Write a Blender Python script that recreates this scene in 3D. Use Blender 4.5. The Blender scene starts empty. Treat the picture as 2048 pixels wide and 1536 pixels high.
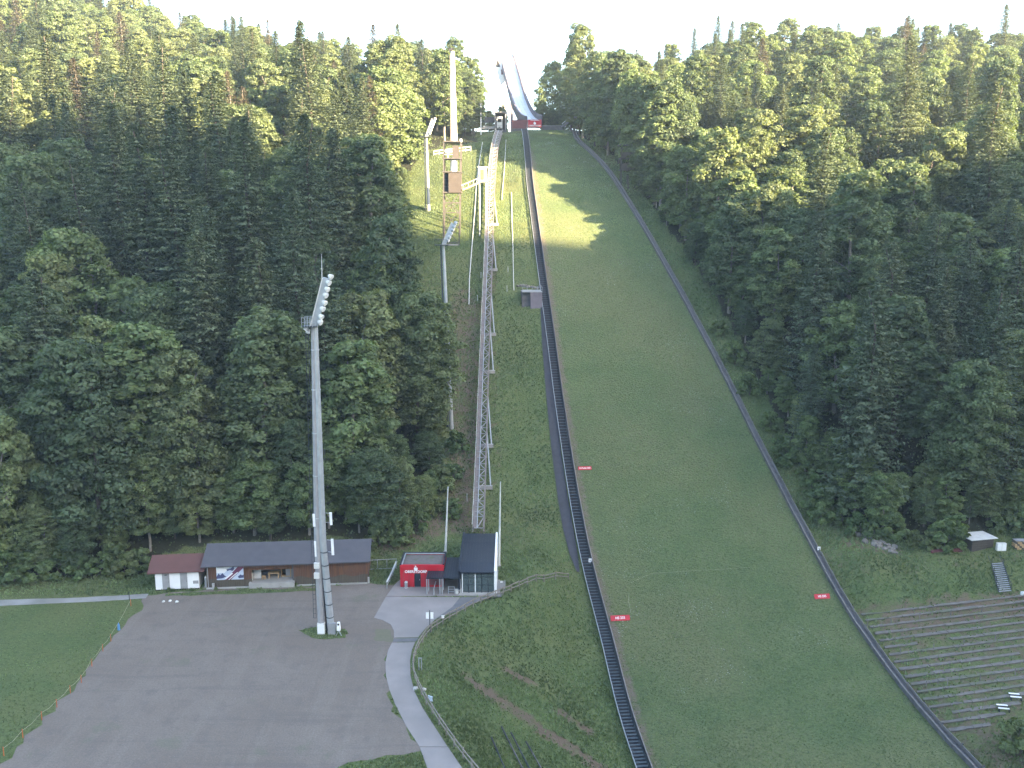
import bpy, math, random
import numpy as np
from mathutils import Vector, Matrix

sc = bpy.context.scene
random.seed(7)
RS = np.random.RandomState(11)

# ------------------------------------------------------------------ camera, sky, sun, exposure
FPX, PITCH, CAMZ = 1800.0, math.radians(10.0), 50.0      # focal length in pixels of a 2048 wide frame
cam_d = bpy.data.cameras.new('camera')
cam_d.sensor_width = 36.0
cam_d.lens = FPX / 2048.0 * 36.0
cam_d.clip_start, cam_d.clip_end = 0.5, 6000.0
cam = bpy.data.objects.new('camera', cam_d)
sc.collection.objects.link(cam)
cam.location = (0, 0, CAMZ)
cam.rotation_euler = (math.radians(90) - PITCH, 0, 0)
sc.camera = cam

SUN_AZ = math.radians(52)        # to the right of straight behind the camera
SUN_EL = math.radians(14)
to_sun = Vector((math.sin(SUN_AZ) * math.cos(SUN_EL), -math.cos(SUN_AZ) * math.cos(SUN_EL), math.sin(SUN_EL)))
world = bpy.data.worlds.new('World')
sc.world = world
world.use_nodes = True
wn = world.node_tree
sky = wn.nodes.new('ShaderNodeTexSky')
sky.sky_type = 'NISHITA'
sky.sun_disc = False
sky.sun_elevation = SUN_EL
sky.sun_rotation = math.atan2(to_sun.x, to_sun.y)
sky.air_density, sky.dust_density, sky.ozone_density = 1.0, 3.2, 0.6
sky.altitude = 900
wn.links.new(sky.outputs[0], wn.nodes['Background'].inputs[0])
wn.nodes['Background'].inputs[1].default_value = 0.078
sun_d = bpy.data.lights.new('sun', 'SUN')
sun_d.energy = 3.7
sun_d.angle = math.radians(0.53)
sun_d.color = (1.0, 0.76, 0.46)
sun = bpy.data.objects.new('sun', sun_d)
sc.collection.objects.link(sun)
sun.rotation_euler = to_sun.to_track_quat('Z', 'Y').to_euler()
vs = sc.view_settings
vs.view_transform, vs.look, vs.gamma, vs.exposure = 'Standard', 'None', 1.0, 3.95
vs.use_curve_mapping = False
sc.cycles.max_bounces = 5
sc.cycles.diffuse_bounces = 3
sc.cycles.glossy_bounces = 2
sc.cycles.transmission_bounces = 3
sc.cycles.volume_bounces = 1
sc.cycles.transparent_max_bounces = 6

# ------------------------------------------------------------------ pixel <-> place
CT, ST = math.cos(PITCH), math.sin(PITCH)
def ray(x, y):
    u, v = (x - 1024.0) / FPX, (768.0 - y) / FPX
    return u, CT + v * ST, -ST + v * CT
def at(x, y, Y):
    dx, dy, dz = ray(x, y); k = Y / dy
    return Vector((dx * k, Y, CAMZ + dz * k))
def onz(x, y, z=0.0):
    dx, dy, dz = ray(x, y); k = (z - CAMZ) / dz
    return Vector((dx * k, dy * k, z))
def proj(X, Y, Z):
    Z = Z - CAMZ
    f = Y * CT - Z * ST
    return 1024.0 + FPX * X / f, 768.0 - FPX * (Y * ST + Z * CT) / f

# ------------------------------------------------------------------ the landing slope's profile and edges
TY = 294.0
TP = at(1085, 256, TY)
TX, TZ = TP.x, TP.z
AX = Vector((0.11, -1.0, 0)).normalized(); ax, ay = AX.x, AX.y
RX = Vector((-ay, ax, 0)); rx, ry = RX.x, RX.y
_ps = np.array([-40, 0, 25, 50, 75, 100, 125, 143.75, 162.5, 187.5, 206, 240, 320.])
_pz = np.array([2.0, 0, -6.25, -15.6, -28.75, -45, -62.5, -75, -84.2, -90.4, -92, -92.2, -92.2])
_sd = np.arange(-40, 320, 1.0)
_zd = np.interp(_sd, _ps, _pz)
_k = np.exp(-0.5 * (np.arange(-24, 25) / 8.0) ** 2); _k /= _k.sum()
_zd = np.convolve(np.pad(_zd, 24, mode='edge'), _k, 'valid')
def F(s): return TZ + np.interp(s, _sd, _zd)
def st(X, Y): return (X - TX) * ax + (Y - TY) * ay, (X - TX) * rx + (Y - TY) * ry
def xy(s, t): return TX + ax * s + rx * t, TY + ay * s + ry * t
def march(x, y, fz, y0=40.0, y1=420.0, step=0.6):
    dx, dy, dz = ray(x, y)
    Ys = np.arange(y0, y1, step); k = Ys / dy
    g = CAMZ + dz * k - fz(dx * k, Ys)
    i = np.nonzero(g < 0)[0]
    if len(i) == 0: return Vector((dx * k[-1], Ys[-1], CAMZ + dz * k[-1]))
    i = max(i[0], 1); a = g[i - 1] / (g[i - 1] - g[i]); Y = Ys[i - 1] + a * step
    return Vector((dx * Y / dy, Y, CAMZ + dz * Y / dy))
def hillhit(x, y):
    return march(x, y, lambda X, Y: F(st(X, Y)[0]))
EL = [(1052, 259), (1066, 370), (1080, 470), (1094, 570), (1110, 680), (1126, 800), (1140, 890), (1158, 1000), (1176, 1090),
      (1184, 1130), (1200, 1190), (1217, 1250), (1238, 1330), (1259, 1420), (1300, 1536)]
ER = [(1115, 257), (1150, 282), (1215, 345), (1256, 410), (1300, 484), (1365, 600), (1460, 780), (1545, 950), (1620, 1090), (1690, 1220),
      (1780, 1350), (1860, 1450), (1942, 1536)]
def edge(px):
    a = []
    for (x, y) in px:
        p = hillhit(x, y); a.append(st(p.x, p.y))
    a = np.array(a); o = np.argsort(a[:, 0]); return a[o, 0], a[o, 1]
_l, _r = edge(EL), edge(ER)
def smooth_edge(e):
    S = np.arange(-10, 290, 1.0); v = np.interp(S, *e)
    sl = (v[S <= e[0][-1]][-1] - np.interp(e[0][-1] - 25, S, v)) / 25
    v = np.where(S > e[0][-1], np.interp(e[0][-1], S, v) + sl * 0.6 * (S - e[0][-1]), v)
    k = np.ones(13) / 13
    return S, np.convolve(np.pad(v, 6, mode='edge'), k, 'valid')
_l, _r = smooth_edge(_l), smooth_edge(_r)
def tL(s): return np.interp(s, *_l)
def tR(s): return np.interp(s, *_r)

# ------------------------------------------------------------------ terrain: thin plate spline through known heights
C = []
for s in range(0, 166, 15):
    for dt in (-3, -9, -16):
        if s <= 150 or dt == -3:
            X, Y = xy(s, tL(s) + dt); C.append((X, Y, F(s) - 0.7 - 0.05 * abs(dt) * (s < 130)))
    for dt in (3, 10):
        if s <= 150: X, Y = xy(s, tR(s) + dt); C.append((X, Y, F(s) - 0.3 + 0.06 * dt))
for s in range(0, 230, 20):
    X, Y = xy(s, 0.5 * (tL(s) + tR(s))); C.append((X, Y, F(s) - 0.5))
for s in (175, 190, 205, 225):
    X, Y = xy(s, tL(s) - 2.0); C.append((X, Y, F(s) - 0.6))
for X in (-220, -160, -125, -90):
    for Y, z in ((60, 0), (90, 0), (112, 0), (124, 1), (150, 13), (180, 28), (215, 46), (250, 63), (294, 82), (340, 97)):
        C.append((X, Y, z))
for (X, Y, z) in ((-220, 400, 128), (-170, 400, 124), (-130, 400, 112), (-100, 400, 98), (-220, 470, 128), (-150, 470, 112), (-90, 470, 86),
                  (-55, 124, 1), (-55, 150, 13), (-55, 180, 28), (-55, 215, 46), (-55, 250, 63), (-55, 294, 80), (-55, 335, 90), (-55, 400, 80),
                  (-30, 132, 3), (-30, 150, 12), (-30, 180, 27), (-30, 215, 46), (-30, 250, 63), (-30, 294, 79.5), (-28, 330, 86), (-28, 400, 74),
                  (-5, 305, 80), (-5, 330, 79), (0, 400, 62), (12, 310, 80), (12, 335, 78), (15, 400, 62), (15, 470, 50),
                  (38, 300, 80), (42, 330, 84), (48, 400, 76), (30, 275, 76)):
    C.append((X, Y, z))
for X in (75, 110, 150, 200, 240):
    for Y, z in ((150, 7), (180, 25), (215, 46), (250, 63), (300, 84), (350, 98), (420, 94), (480, 80)):
        C.append((X, Y, z))
C += [(60, 150, 8), (55, 180, 26), (48, 215, 47)]
for (x, y, z) in ((1700, 1085, -0.5), (1800, 1100, -1), (1930, 1105, -1), (2048, 1100, -1), (2200, 1100, -1), (1750, 1130, -1.6), (1900, 1122, -1.3), (2048, 1118, -1.2),
                  (1720, 1222, -6), (1800, 1215, -5.5), (1900, 1203, -5.1), (2048, 1188, -4.8), (2250, 1180, -4.6),
                  (1850, 1400, -9.4), (2048, 1330, -7.6), (2200, 1330, -7.6), (2048, 1480, -10.2), (1970, 1536, -11.0), (2200, 1536, -10.6), (2300, 1800, -11.6)):
    p = onz(x, y, z); C.append((p.x, p.y, z))
# flat ground of the car park and the plaza, and the bank below its fence
for (x, y) in ((0, 1215), (150, 1300), (400, 1250), (650, 1300), (300, 1500), (700, 1500), (800, 1200), (940, 1190), (830, 1260), (800, 1400), (860, 1500),
               (420, 1150), (740, 1140), (-300, 1250), (-300, 1700), (300, 1900), (700, 1900), (900, 1165)):
    p = onz(x, y, 0); C.append((p.x, p.y, 0))
for (x, y, z) in ((1060, 1170, -0.4), (1135, 1155, -2.2), (960, 1250, -1.6), (1080, 1300, -5.0), (950, 1380, -2.4), (1050, 1420, -5.4), (1030, 1536, -5.0), (1160, 1500, -9.2), (1010, 1700, -4)):
    p = onz(x, y, z); C.append((p.x, p.y, z))
C = np.array(C, float)
_q = np.round(C[:, :2] / 1.2).astype(int); _, _i = np.unique(_q, axis=0, return_index=True); C = C[np.sort(_i)]
def _tps(r2): return 0.5 * r2 * np.log(r2 + 1e-9)
_P = C[:, :2] / 100.0; _n = len(C)
_A = np.zeros((_n + 3, _n + 3))
_A[:_n, :_n] = _tps(((_P[:, None] - _P[None]) ** 2).sum(-1)) + np.eye(_n) * 1e-4
_A[:_n, _n] = 1; _A[:_n, _n + 1:] = _P; _A[_n, :_n] = 1; _A[_n + 1:, :_n] = _P.T
_W = np.linalg.solve(_A, np.concatenate([C[:, 2], np.zeros(3)]))
def tps(X, Y):
    X, Y = np.asarray(X, float), np.asarray(Y, float); sh = X.shape
    x, y = np.clip(X.ravel(), -220, 240) / 100, np.clip(Y.ravel(), 40, 480) / 100
    out = np.empty(len(x))
    for i in range(0, len(x), 20000):
        a, b = x[i:i + 20000], y[i:i + 20000]
        r2 = (a[:, None] - _P[:, 0]) ** 2 + (b[:, None] - _P[:, 1]) ** 2
        out[i:i + 20000] = _tps(r2) @ _W[:_n] + _W[_n] + _W[_n + 1] * a + _W[_n + 2] * b
    return out.reshape(sh)
FLAT = [onz(x, y, 0) for (x, y) in ((-700, 1206), (280, 1186), (290, 1150), (420, 1140), (745, 1136), (800, 1140), (905, 1148), (1000, 1150), (1012, 1184), (960, 1206),
        (900, 1226), (862, 1254), (838, 1286), (828, 1340), (836, 1392), (872, 1450), (950, 1560), (950, 1800), (-900, 1800))]
def poly_dist(px, py, poly):
    """distance to a polygon, 0 inside"""
    ins = np.zeros(px.shape, bool); d2 = np.full(px.shape, 1e9); n = len(poly)
    for i in range(n):
        x0, y0 = poly[i][0], poly[i][1]; x1, y1 = poly[(i + 1) % n][0], poly[(i + 1) % n][1]
        c = (y0 > py) != (y1 > py)
        with np.errstate(divide='ignore', invalid='ignore'):
            ins ^= c & (px < (x1 - x0) * (py - y0) / (y1 - y0 + 1e-12) + x0)
        L = (x1 - x0) ** 2 + (y1 - y0) ** 2 + 1e-12
        k = np.clip(((px - x0) * (x1 - x0) + (py - y0) * (y1 - y0)) / L, 0, 1)
        d2 = np.minimum(d2, (px - x0 - k * (x1 - x0)) ** 2 + (py - y0 - k * (y1 - y0)) ** 2)
    return np.where(ins, 0.0, np.sqrt(d2))
def line_dist(px, py, pts):
    d2 = np.full(px.shape, 1e9)
    for i in range(len(pts) - 1):
        x0, y0 = pts[i][0], pts[i][1]; x1, y1 = pts[i + 1][0], pts[i + 1][1]
        L = (x1 - x0) ** 2 + (y1 - y0) ** 2 + 1e-12
        k = np.clip(((px - x0) * (x1 - x0) + (py - y0) * (y1 - y0)) / L, 0, 1)
        d2 = np.minimum(d2, (px - x0 - k * (x1 - x0)) ** 2 + (py - y0 - k * (y1 - y0)) ** 2)
    return np.sqrt(d2)
def sstep(a, b, v):
    k = np.clip((v - a) / (b - a), 0, 1); return k * k * (3 - 2 * k)
def H_exact(X, Y):
    X, Y = np.asarray(X, float), np.asarray(Y, float)
    z = tps(X, Y)
    s, t = st(X, Y)
    d = np.maximum(np.maximum(tL(s) - 1.9 - t, t - tR(s) - 0.9), 0)
    w = (1 - sstep(0.0, 5.0, d)) * sstep(-12, -2, s)
    z = z * (1 - w) + (F(s) - 0.35) * w
    z = z * sstep(0.0, 7.0, poly_dist(X, Y, FLAT))
    far = sstep(480, 800, Y) + sstep(40, -200, Y) + sstep(240, 500, X) + sstep(-220, -500, X)
    return z * (1 - np.clip(far, 0, 1)) + 10 * np.clip(far, 0, 1) * (Y > 200) - 12 * np.clip(far, 0, 1) * (Y <= 200)
def axis_steps(lo, a, b, hi, fine, mid):
    c = list(np.arange(a, b, fine)); x = b
    while x < hi: c.append(x); x += mid
    x = a - mid; pre = []
    while x > lo: pre.append(x); x -= mid
    return pre[::-1] + c
GX = np.array([-1600, -1100, -800, -600, -450, -350, -290, -250] + axis_steps(-222, -82, 100, 244, 1.25, 2.5) + [250, 290, 350, 450, 600, 800, 1100, 1600.])
GY = np.array([-900, -600, -400, -250, -150, -80, -30, 0, 20] + axis_steps(36, 62, 182, 484, 1.25, 2.5) + [490, 520, 560, 640, 760, 950, 1300, 1700.])
_gx, _gy = np.meshgrid(GX, GY)
HG = H_exact(_gx, _gy)
def H(X, Y):
    X, Y = np.asarray(X, float), np.asarray(Y, float)
    i = np.clip(np.searchsorted(GX, X) - 1, 0, len(GX) - 2); j = np.clip(np.searchsorted(GY, Y) - 1, 0, len(GY) - 2)
    a = (X - GX[i]) / (GX[i + 1] - GX[i]); b = (Y - GY[j]) / (GY[j + 1] - GY[j])
    return (HG[j, i] * (1 - a) + HG[j, i + 1] * a) * (1 - b) + (HG[j + 1, i] * (1 - a) + HG[j + 1, i + 1] * a) * b
def gnd(x, y): return march(x, y, H)
def onland(X, Y): return Vector((X, Y, float(H(X, Y))))

# ------------------------------------------------------------------ materials
def nd(nt, t, **kw):
    n = nt.nodes.new(t)
    for k, v in kw.items(): setattr(n, k, v)
    return n
def mat(name, c1, c2=None, scale=2.0, rough=0.75, bump=0.0, metal=0.0, detail=6.0, c3=None, stretch=None, bump_scale=None, spec=0.4):
    """procedural colour: two tones mixed by noise in object space, c3 as stains"""
    m = bpy.data.materials.new(name); m.use_nodes = True; nt = m.node_tree
    b = nt.nodes['Principled BSDF']; L = nt.links.new
    b.inputs['Roughness'].default_value = rough; b.inputs['Metallic'].default_value = metal
    b.inputs['Specular IOR Level'].default_value = spec
    c2 = c2 or tuple(v * 0.8 for v in c1)
    geo = nd(nt, 'ShaderNodeNewGeometry'); mp = nd(nt, 'ShaderNodeMapping')
    L(geo.outputs['Position'], mp.inputs[0])
    if stretch: mp.inputs['Scale'].default_value = stretch
    no = nd(nt, 'ShaderNodeTexNoise'); no.inputs['Scale'].default_value = scale; no.inputs['Detail'].default_value = detail
    L(mp.outputs[0], no.inputs['Vector'])
    rp = nd(nt, 'ShaderNodeMapRange'); rp.inputs[1].default_value, rp.inputs[2].default_value = 0.32, 0.68
    L(no.outputs['Fac'], rp.inputs[0])
    mx = nd(nt, 'ShaderNodeMix', data_type='RGBA'); mx.inputs[6].default_value = (*c1, 1); mx.inputs[7].default_value = (*c2, 1)
    L(rp.outputs[0], mx.inputs[0]); out = mx.outputs[2]
    if c3:
        n3 = nd(nt, 'ShaderNodeTexNoise'); n3.inputs['Scale'].default_value = scale * 0.23; n3.inputs['Detail'].default_value = 8
        L(mp.outputs[0], n3.inputs['Vector'])
        r3 = nd(nt, 'ShaderNodeMapRange'); r3.inputs[1].default_value, r3.inputs[2].default_value = 0.5, 0.7
        L(n3.outputs['Fac'], r3.inputs[0])
        m3 = nd(nt, 'ShaderNodeMix', data_type='RGBA'); L(r3.outputs[0], m3.inputs[0]); L(out, m3.inputs[6]); m3.inputs[7].default_value = (*c3, 1)
        out = m3.outputs[2]
    L(out, b.inputs['Base Color'])
    if bump:
        bn = nd(nt, 'ShaderNodeTexNoise'); bn.inputs['Scale'].default_value = bump_scale or scale * 4; bn.inputs['Detail'].default_value = 6
        L(geo.outputs['Position'], bn.inputs['Vector'])
        bp = nd(nt, 'ShaderNodeBump'); bp.inputs['Strength'].default_value = 0.8; bp.inputs['Distance'].default_value = bump
        L(bn.outputs['Fac'], bp.inputs['Height']); L(bp.outputs[0], b.inputs['Normal'])
    return m
def ground_mat(name, g1, g2, g3, dirt, floor):
    m = bpy.data.materials.new(name); m.use_nodes = True; nt = m.node_tree; L = nt.links.new
    b = nt.nodes['Principled BSDF']; b.inputs['Roughness'].default_value = 0.95; b.inputs['Specular IOR Level'].default_value = 0.1
    geo = nd(nt, 'ShaderNodeNewGeometry')
    def noise(s, d=8, r=0.6):
        n = nd(nt, 'ShaderNodeTexNoise'); n.inputs['Scale'].default_value = s; n.inputs['Detail'].default_value = d; n.inputs['Roughness'].default_value = r
        L(geo.outputs['Position'], n.inputs['Vector']); return n.outputs['Fac']
    def rng(v, a, c):
        r = nd(nt, 'ShaderNodeMapRange'); r.inputs[1].default_value, r.inputs[2].default_value = a, c; L(v, r.inputs[0]); return r.outputs[0]
    def mix(f, a, c):
        x = nd(nt, 'ShaderNodeMix', data_type='RGBA'); L(f, x.inputs[0])
        for k, v in ((6, a), (7, c)):
            if isinstance(v, tuple): x.inputs[k].default_value = (*v, 1)
            else: L(v, x.inputs[k])
        return x.outputs[2]
    def madd(v, k, o):
        x = nd(nt, 'ShaderNodeMath', operation='MULTIPLY_ADD'); L(v, x.inputs[0]); x.inputs[1].default_value = k; x.inputs[2].default_value = o; return x.outputs[0]
    def add(a, c):
        x = nd(nt, 'ShaderNodeMath', operation='ADD'); L(a, x.inputs[0]); L(c, x.inputs[1]); return x.outputs[0]
    col = mix(rng(noise(1.6), .35, .65), g1, g2)
    col = mix(rng(noise(0.13), .45, .65), col, g3)
    col = mix(rng(noise(0.045, 5), .44, .62), col, tuple(v * k for v, k in zip(g3, (1.05, .97, 1.0))))
    col = mix(rng(noise(2.6, 6, .75), .52, .66), col, tuple(v * 0.42 for v in g1))
    col = mix(rng(noise(4.2, 5, .75), .56, .70), col, tuple(v * 1.55 for v in g3))
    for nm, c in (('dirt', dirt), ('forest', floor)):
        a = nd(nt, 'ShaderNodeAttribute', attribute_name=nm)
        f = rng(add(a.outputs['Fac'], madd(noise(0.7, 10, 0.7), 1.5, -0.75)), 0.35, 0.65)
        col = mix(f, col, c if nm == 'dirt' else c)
    L(col, b.inputs['Base Color'])
    bp = nd(nt, 'ShaderNodeBump'); bp.inputs['Strength'].default_value = 0.9; bp.inputs['Distance'].default_value = 0.25
    L(noise(3.0, 8), bp.inputs['Height']); L(bp.outputs[0], b.inputs['Normal'])
    return m
def leaf_mat(name, c1, c2, c3, trans=0.35):
    m = bpy.data.materials.new(name); m.use_nodes = True; nt = m.node_tree; L = nt.links.new
    nt.nodes.remove(nt.nodes['Principled BSDF']); out = nt.nodes['Material Output']
    oi = nd(nt, 'ShaderNodeObjectInfo'); at_ = nd(nt, 'ShaderNodeAttribute', attribute_name='tone')
    cr = nd(nt, 'ShaderNodeValToRGB'); cr.color_ramp.elements[0].color = (*c1, 1); cr.color_ramp.elements[1].color = (*c3, 1)
    e = cr.color_ramp.elements.new(0.5); e.color = (*c2, 1)
    L(oi.outputs['Random'], cr.inputs[0])
    hs = nd(nt, 'ShaderNodeHueSaturation'); hs.inputs['Saturation'].default_value = 0.86
    mr = nd(nt, 'ShaderNodeMapRange'); mr.inputs[3].default_value, mr.inputs[4].default_value = 0.44, 2.0
    L(at_.outputs['Fac'], mr.inputs[0]); L(mr.outputs[0], hs.inputs['Value']); L(cr.outputs[0], hs.inputs['Color'])
    d = nd(nt, 'ShaderNodeBsdfDiffuse'); t = nd(nt, 'ShaderNodeBsdfTranslucent'); ms = nd(nt, 'ShaderNodeMixShader')
    L(hs.outputs[0], d.inputs[0])
    tc = nd(nt, 'ShaderNodeMix', data_type='RGBA', blend_type='MULTIPLY'); tc.inputs[0].default_value = 1
    L(hs.outputs[0], tc.inputs[6]); tc.inputs[7].default_value = (1.5, 1.5, 0.6, 1); L(tc.outputs[2], t.inputs[0])
    ms.inputs[0].default_value = trans; L(d.outputs[0], ms.inputs[1]); L(t.outputs[0], ms.inputs[2])
    g = nd(nt, 'ShaderNodeBsdfGlossy'); g.inputs['Roughness'].default_value = 0.55; g.inputs[0].default_value = (0.8, 0.85, 0.9, 1)
    m2 = nd(nt, 'ShaderNodeMixShader'); m2.inputs[0].default_value = 0.02
    L(ms.outputs[0], m2.inputs[1]); L(g.outputs[0], m2.inputs[2]); L(m2.outputs[0], out.inputs[0])
    return m
MT = dict(
    terrace=mat('terrace_planks', (.165, .15, .14), (.11, .10, .092), 1.2, 0.9, c3=(.10, .11, .07)),
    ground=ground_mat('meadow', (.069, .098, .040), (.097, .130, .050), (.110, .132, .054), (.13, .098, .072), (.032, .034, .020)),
    slope=ground_mat('mown_grass', (.071, .103, .045), (.097, .130, .056), (.110, .134, .062), (.15, .125, .095), (.035, .03, .02)),
    hills=mat('far_wood', (.03, .05, .02), (.05, .07, .03), 0.05),
    towersteel=mat('tower_steel', (.10, .092, .086), (.07, .065, .062), 1.5, 0.7, metal=0.2),
    gravel=mat('gravel', (.172, .148, .130), (.142, .122, .108), 0.35, 0.95, 0.01, c3=(.180, .158, .140), bump_scale=14, detail=12),
    paving=mat('concrete_paving', (.25, .225, .215), (.215, .195, .188), 0.5, 0.9, c3=(.20, .18, .172), detail=10),
    asphalt=mat('dark_asphalt', (.14, .135, .14), (.11, .108, .112), 1.0, 0.9),
    path=mat('worn_asphalt', (.27, .265, .26), (.22, .215, .21), 0.6, 0.9, c3=(.16, .155, .14)),
    rubber=mat('dark_mat', (.045, .045, .055), (.032, .032, .04), 1.5, 0.8),
    leaf_b=leaf_mat('beech_leaves', (.056, .086, .038), (.080, .116, .046), (.108, .136, .052)),
    leaf_m=leaf_mat('maple_leaves', (.084, .124, .042), (.102, .146, .048), (.130, .156, .056)),
    leaf_s=leaf_mat('spruce_needles', (.062, .090, .050), (.074, .102, .054), (.088, .112, .056), 0.2),
    leaf_d=leaf_mat('dry_needles', (.075, .066, .042), (.085, .072, .046), (.095, .08, .05), 0.15),
    leaf_u=leaf_mat('shrub_leaves', (.066, .108, .032), (.084, .124, .038), (.108, .132, .044)),
    tuft=leaf_mat('grass_blades', (.092, .132, .060), (.106, .148, .068), (.122, .152, .074), 0.3),
    bark=mat('bark', (.12, .10, .085), (.075, .062, .052), 3.0, 0.9, 0.02),
    barkp=mat('pale_bark', (.26, .24, .21), (.17, .155, .135), 3.0, 0.9, 0.02),
    galv=mat('galvanised_steel', (.42, .44, .46), (.33, .35, .37), 1.2, 0.5, metal=0.35),
    steel=mat('dark_steel', (.035, .045, .055), (.05, .06, .07), 2.0, 0.55, metal=0.3),
    tread=mat('grating', (.09, .11, .125), (.06, .075, .09), 3.0, 0.5, metal=0.5),
    rust=mat('weathered_steel', (.23, .20, .19), (.16, .135, .125), 1.0, 0.7, metal=0.2, c3=(.19, .155, .125)),
    white=mat('white_paint', (.80, .80, .80), (.72, .72, .73), 0.8, 0.5),
    offwhite=mat('off_white', (.62, .62, .60), (.52, .52, .50), 1.0, 0.7),
    grey=mat('grey_paint', (.30, .30, .31), (.24, .24, .25), 1.0, 0.6),
    dark=mat('dark_void', (.012, .012, .014), (.02, .02, .022), 2.0, 0.8),
    red=mat('red_panel', (.46, .014, .03), (.38, .012, .026), 0.8, 0.5),
    redcloth=mat('red_banner', (.50, .03, .05), (.42, .025, .04), 1.5, 0.7),
    maroon=mat('maroon_cladding', (.16, .055, .06), (.12, .045, .05), 1.0, 0.7),
    anth=mat('anthracite_metal', (.028, .035, .050), (.022, .028, .042), 0.8, 0.42, metal=0.4),
    wood=mat('brown_boards', (.125, .060, .036), (.085, .042, .028), 2.0, 0.8, stretch=(6, 6, .5), c3=(.16, .075, .04)),
    woodlow=mat('weathered_boards', (.10, .085, .065), (.07, .06, .048), 2.0, 0.9, stretch=(6, 6, .5)),
    greywood=mat('grey_wood', (.21, .195, .185), (.14, .13, .122), 2.0, 0.9, stretch=(1, 1, 5)),
    darkwood=mat('dark_boards', (.125, .118, .125), (.07, .068, .074), 1.5, 0.8),
    roofgrey=mat('grey_roofing', (.082, .080, .092), (.070, .068, .080), 0.8, 0.85),
    roofred=mat('brown_roofing', (.125, .058, .052), (.10, .048, .044), 0.8, 0.8),
    roofflat=mat('gravel_roof', (.14, .125, .12), (.10, .09, .088), 3.0, 0.95, c3=(.09, .10, .06)),
    conc=mat('concrete', (.40, .39, .37), (.30, .29, .28), 0.7, 0.9, c3=(.24, .23, .21)),
    rock=mat('rock', (.22, .20, .18), (.13, .12, .11), 1.5, 0.95, 0.05),
    fence=mat('fence_wood', (.25, .22, .19), (.17, .15, .13), 3.0, 0.9),
    orange=mat('orange_plastic', (.50, .13, .04), (.42, .11, .035), 2.0, 0.6),
    tape=mat('pale_tape', (.42, .39, .26), (.36, .34, .24), 2.0, 0.7),
    blue=mat('blue_plastic', (.10, .26, .50), (.08, .22, .44), 2.0, 0.5),
    skyblue=mat('pale_blue_print', (.50, .56, .66), (.44, .50, .62), 1.0, 0.5),
    navy=mat('navy_print', (.045, .05, .12), (.06, .07, .16), 1.0, 0.5),
    purple=mat('purple_print', (.16, .035, .07), (.12, .03, .08), 1.0, 0.5),
    tan=mat('light_wood', (.48, .32, .17), (.40, .26, .14), 2.0, 0.8),
    green=mat('dark_green', (.02, .05, .035), (.016, .04, .03), 2.0, 0.6),
    olive=mat('olive_panel', (.13, .12, .075), (.10, .09, .06), 1.0, 0.8),
    brownbox=mat('brown_slats', (.075, .064, .058), (.058, .050, .046), 1.0, 0.7),
    worn=mat('worn_grass', (.135, .125, .085), (.12, .115, .075), 2.0, 0.95),
    ice=mat('inrun_track', (.62, .66, .72), (.54, .58, .65), 1.0, 0.35),
    lav=mat('lavender_concrete', (.17, .15, .175), (.13, .115, .14), 0.8, 0.8),
)
def gravel_mat():
    m = MT['gravel']; nt = m.node_tree; nt.nodes.clear(); L = nt.links.new
    b = nd(nt, 'ShaderNodeBsdfPrincipled'); o = nd(nt, 'ShaderNodeOutputMaterial'); L(b.outputs[0], o.inputs[0])
    b.inputs['Roughness'].default_value = 0.95; b.inputs['Specular IOR Level'].default_value = 0.15
    geo = nd(nt, 'ShaderNodeNewGeometry'); col = (.166, .136, .114)
    def layer(prev, scale, stretch, rot, lo, hi, c, amt, det=8):
        mp = nd(nt, 'ShaderNodeMapping'); mp.inputs['Scale'].default_value = stretch; mp.inputs['Rotation'].default_value = (0, 0, rot); L(geo.outputs['Position'], mp.inputs[0])
        n = nd(nt, 'ShaderNodeTexNoise'); n.inputs['Scale'].default_value = scale; n.inputs['Detail'].default_value = det; n.inputs['Roughness'].default_value = 0.65; L(mp.outputs[0], n.inputs['Vector'])
        r = nd(nt, 'ShaderNodeMapRange'); r.inputs[1].default_value, r.inputs[2].default_value, r.inputs[4].default_value = lo, hi, amt; L(n.outputs['Fac'], r.inputs[0])
        x = nd(nt, 'ShaderNodeMix', data_type='RGBA'); L(r.outputs[0], x.inputs[0]); x.inputs[7].default_value = (*c, 1)
        if isinstance(prev, tuple): x.inputs[6].default_value = (*prev, 1)
        else: L(prev, x.inputs[6])
        return x.outputs[2]
    c = layer(col, .07, (1, 1, 1), 0, .42, .62, (.192, .161, .138), 1)
    c = layer(c, .5, (1, 1, 1), 0, .5, .68, (.132, .115, .102), .7)
    c = layer(c, .55, (1, .07, 1), .35, .52, .62, (.205, .175, .150), .45)
    c = layer(c, .6, (.06, 1, 1), .25, .55, .64, (.128, .112, .10), .5)
    c = layer(c, .16, (1, 1, 1), 1.0, .60, .66, (.135, .135, .095), .6, 12)
    c = layer(c, 5.0, (1, 1, 1), 0, .40, .62, (.120, .105, .094), .55, 4)
    c = layer(c, 9.0, (1, 1, 1), 0, .62, .72, (.30, .28, .26), .7, 3)
    L(c, b.inputs['Base Color'])
    bp = nd(nt, 'ShaderNodeBump'); bp.inputs['Strength'].default_value = 0.5; bp.inputs['Distance'].default_value = 0.05
    n = nd(nt, 'ShaderNodeTexNoise'); n.inputs['Scale'].default_value = 6; L(geo.outputs['Position'], n.inputs['Vector']); L(n.outputs['Fac'], bp.inputs['Height']); L(bp.outputs[0], b.inputs['Normal'])
gravel_mat()
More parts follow.
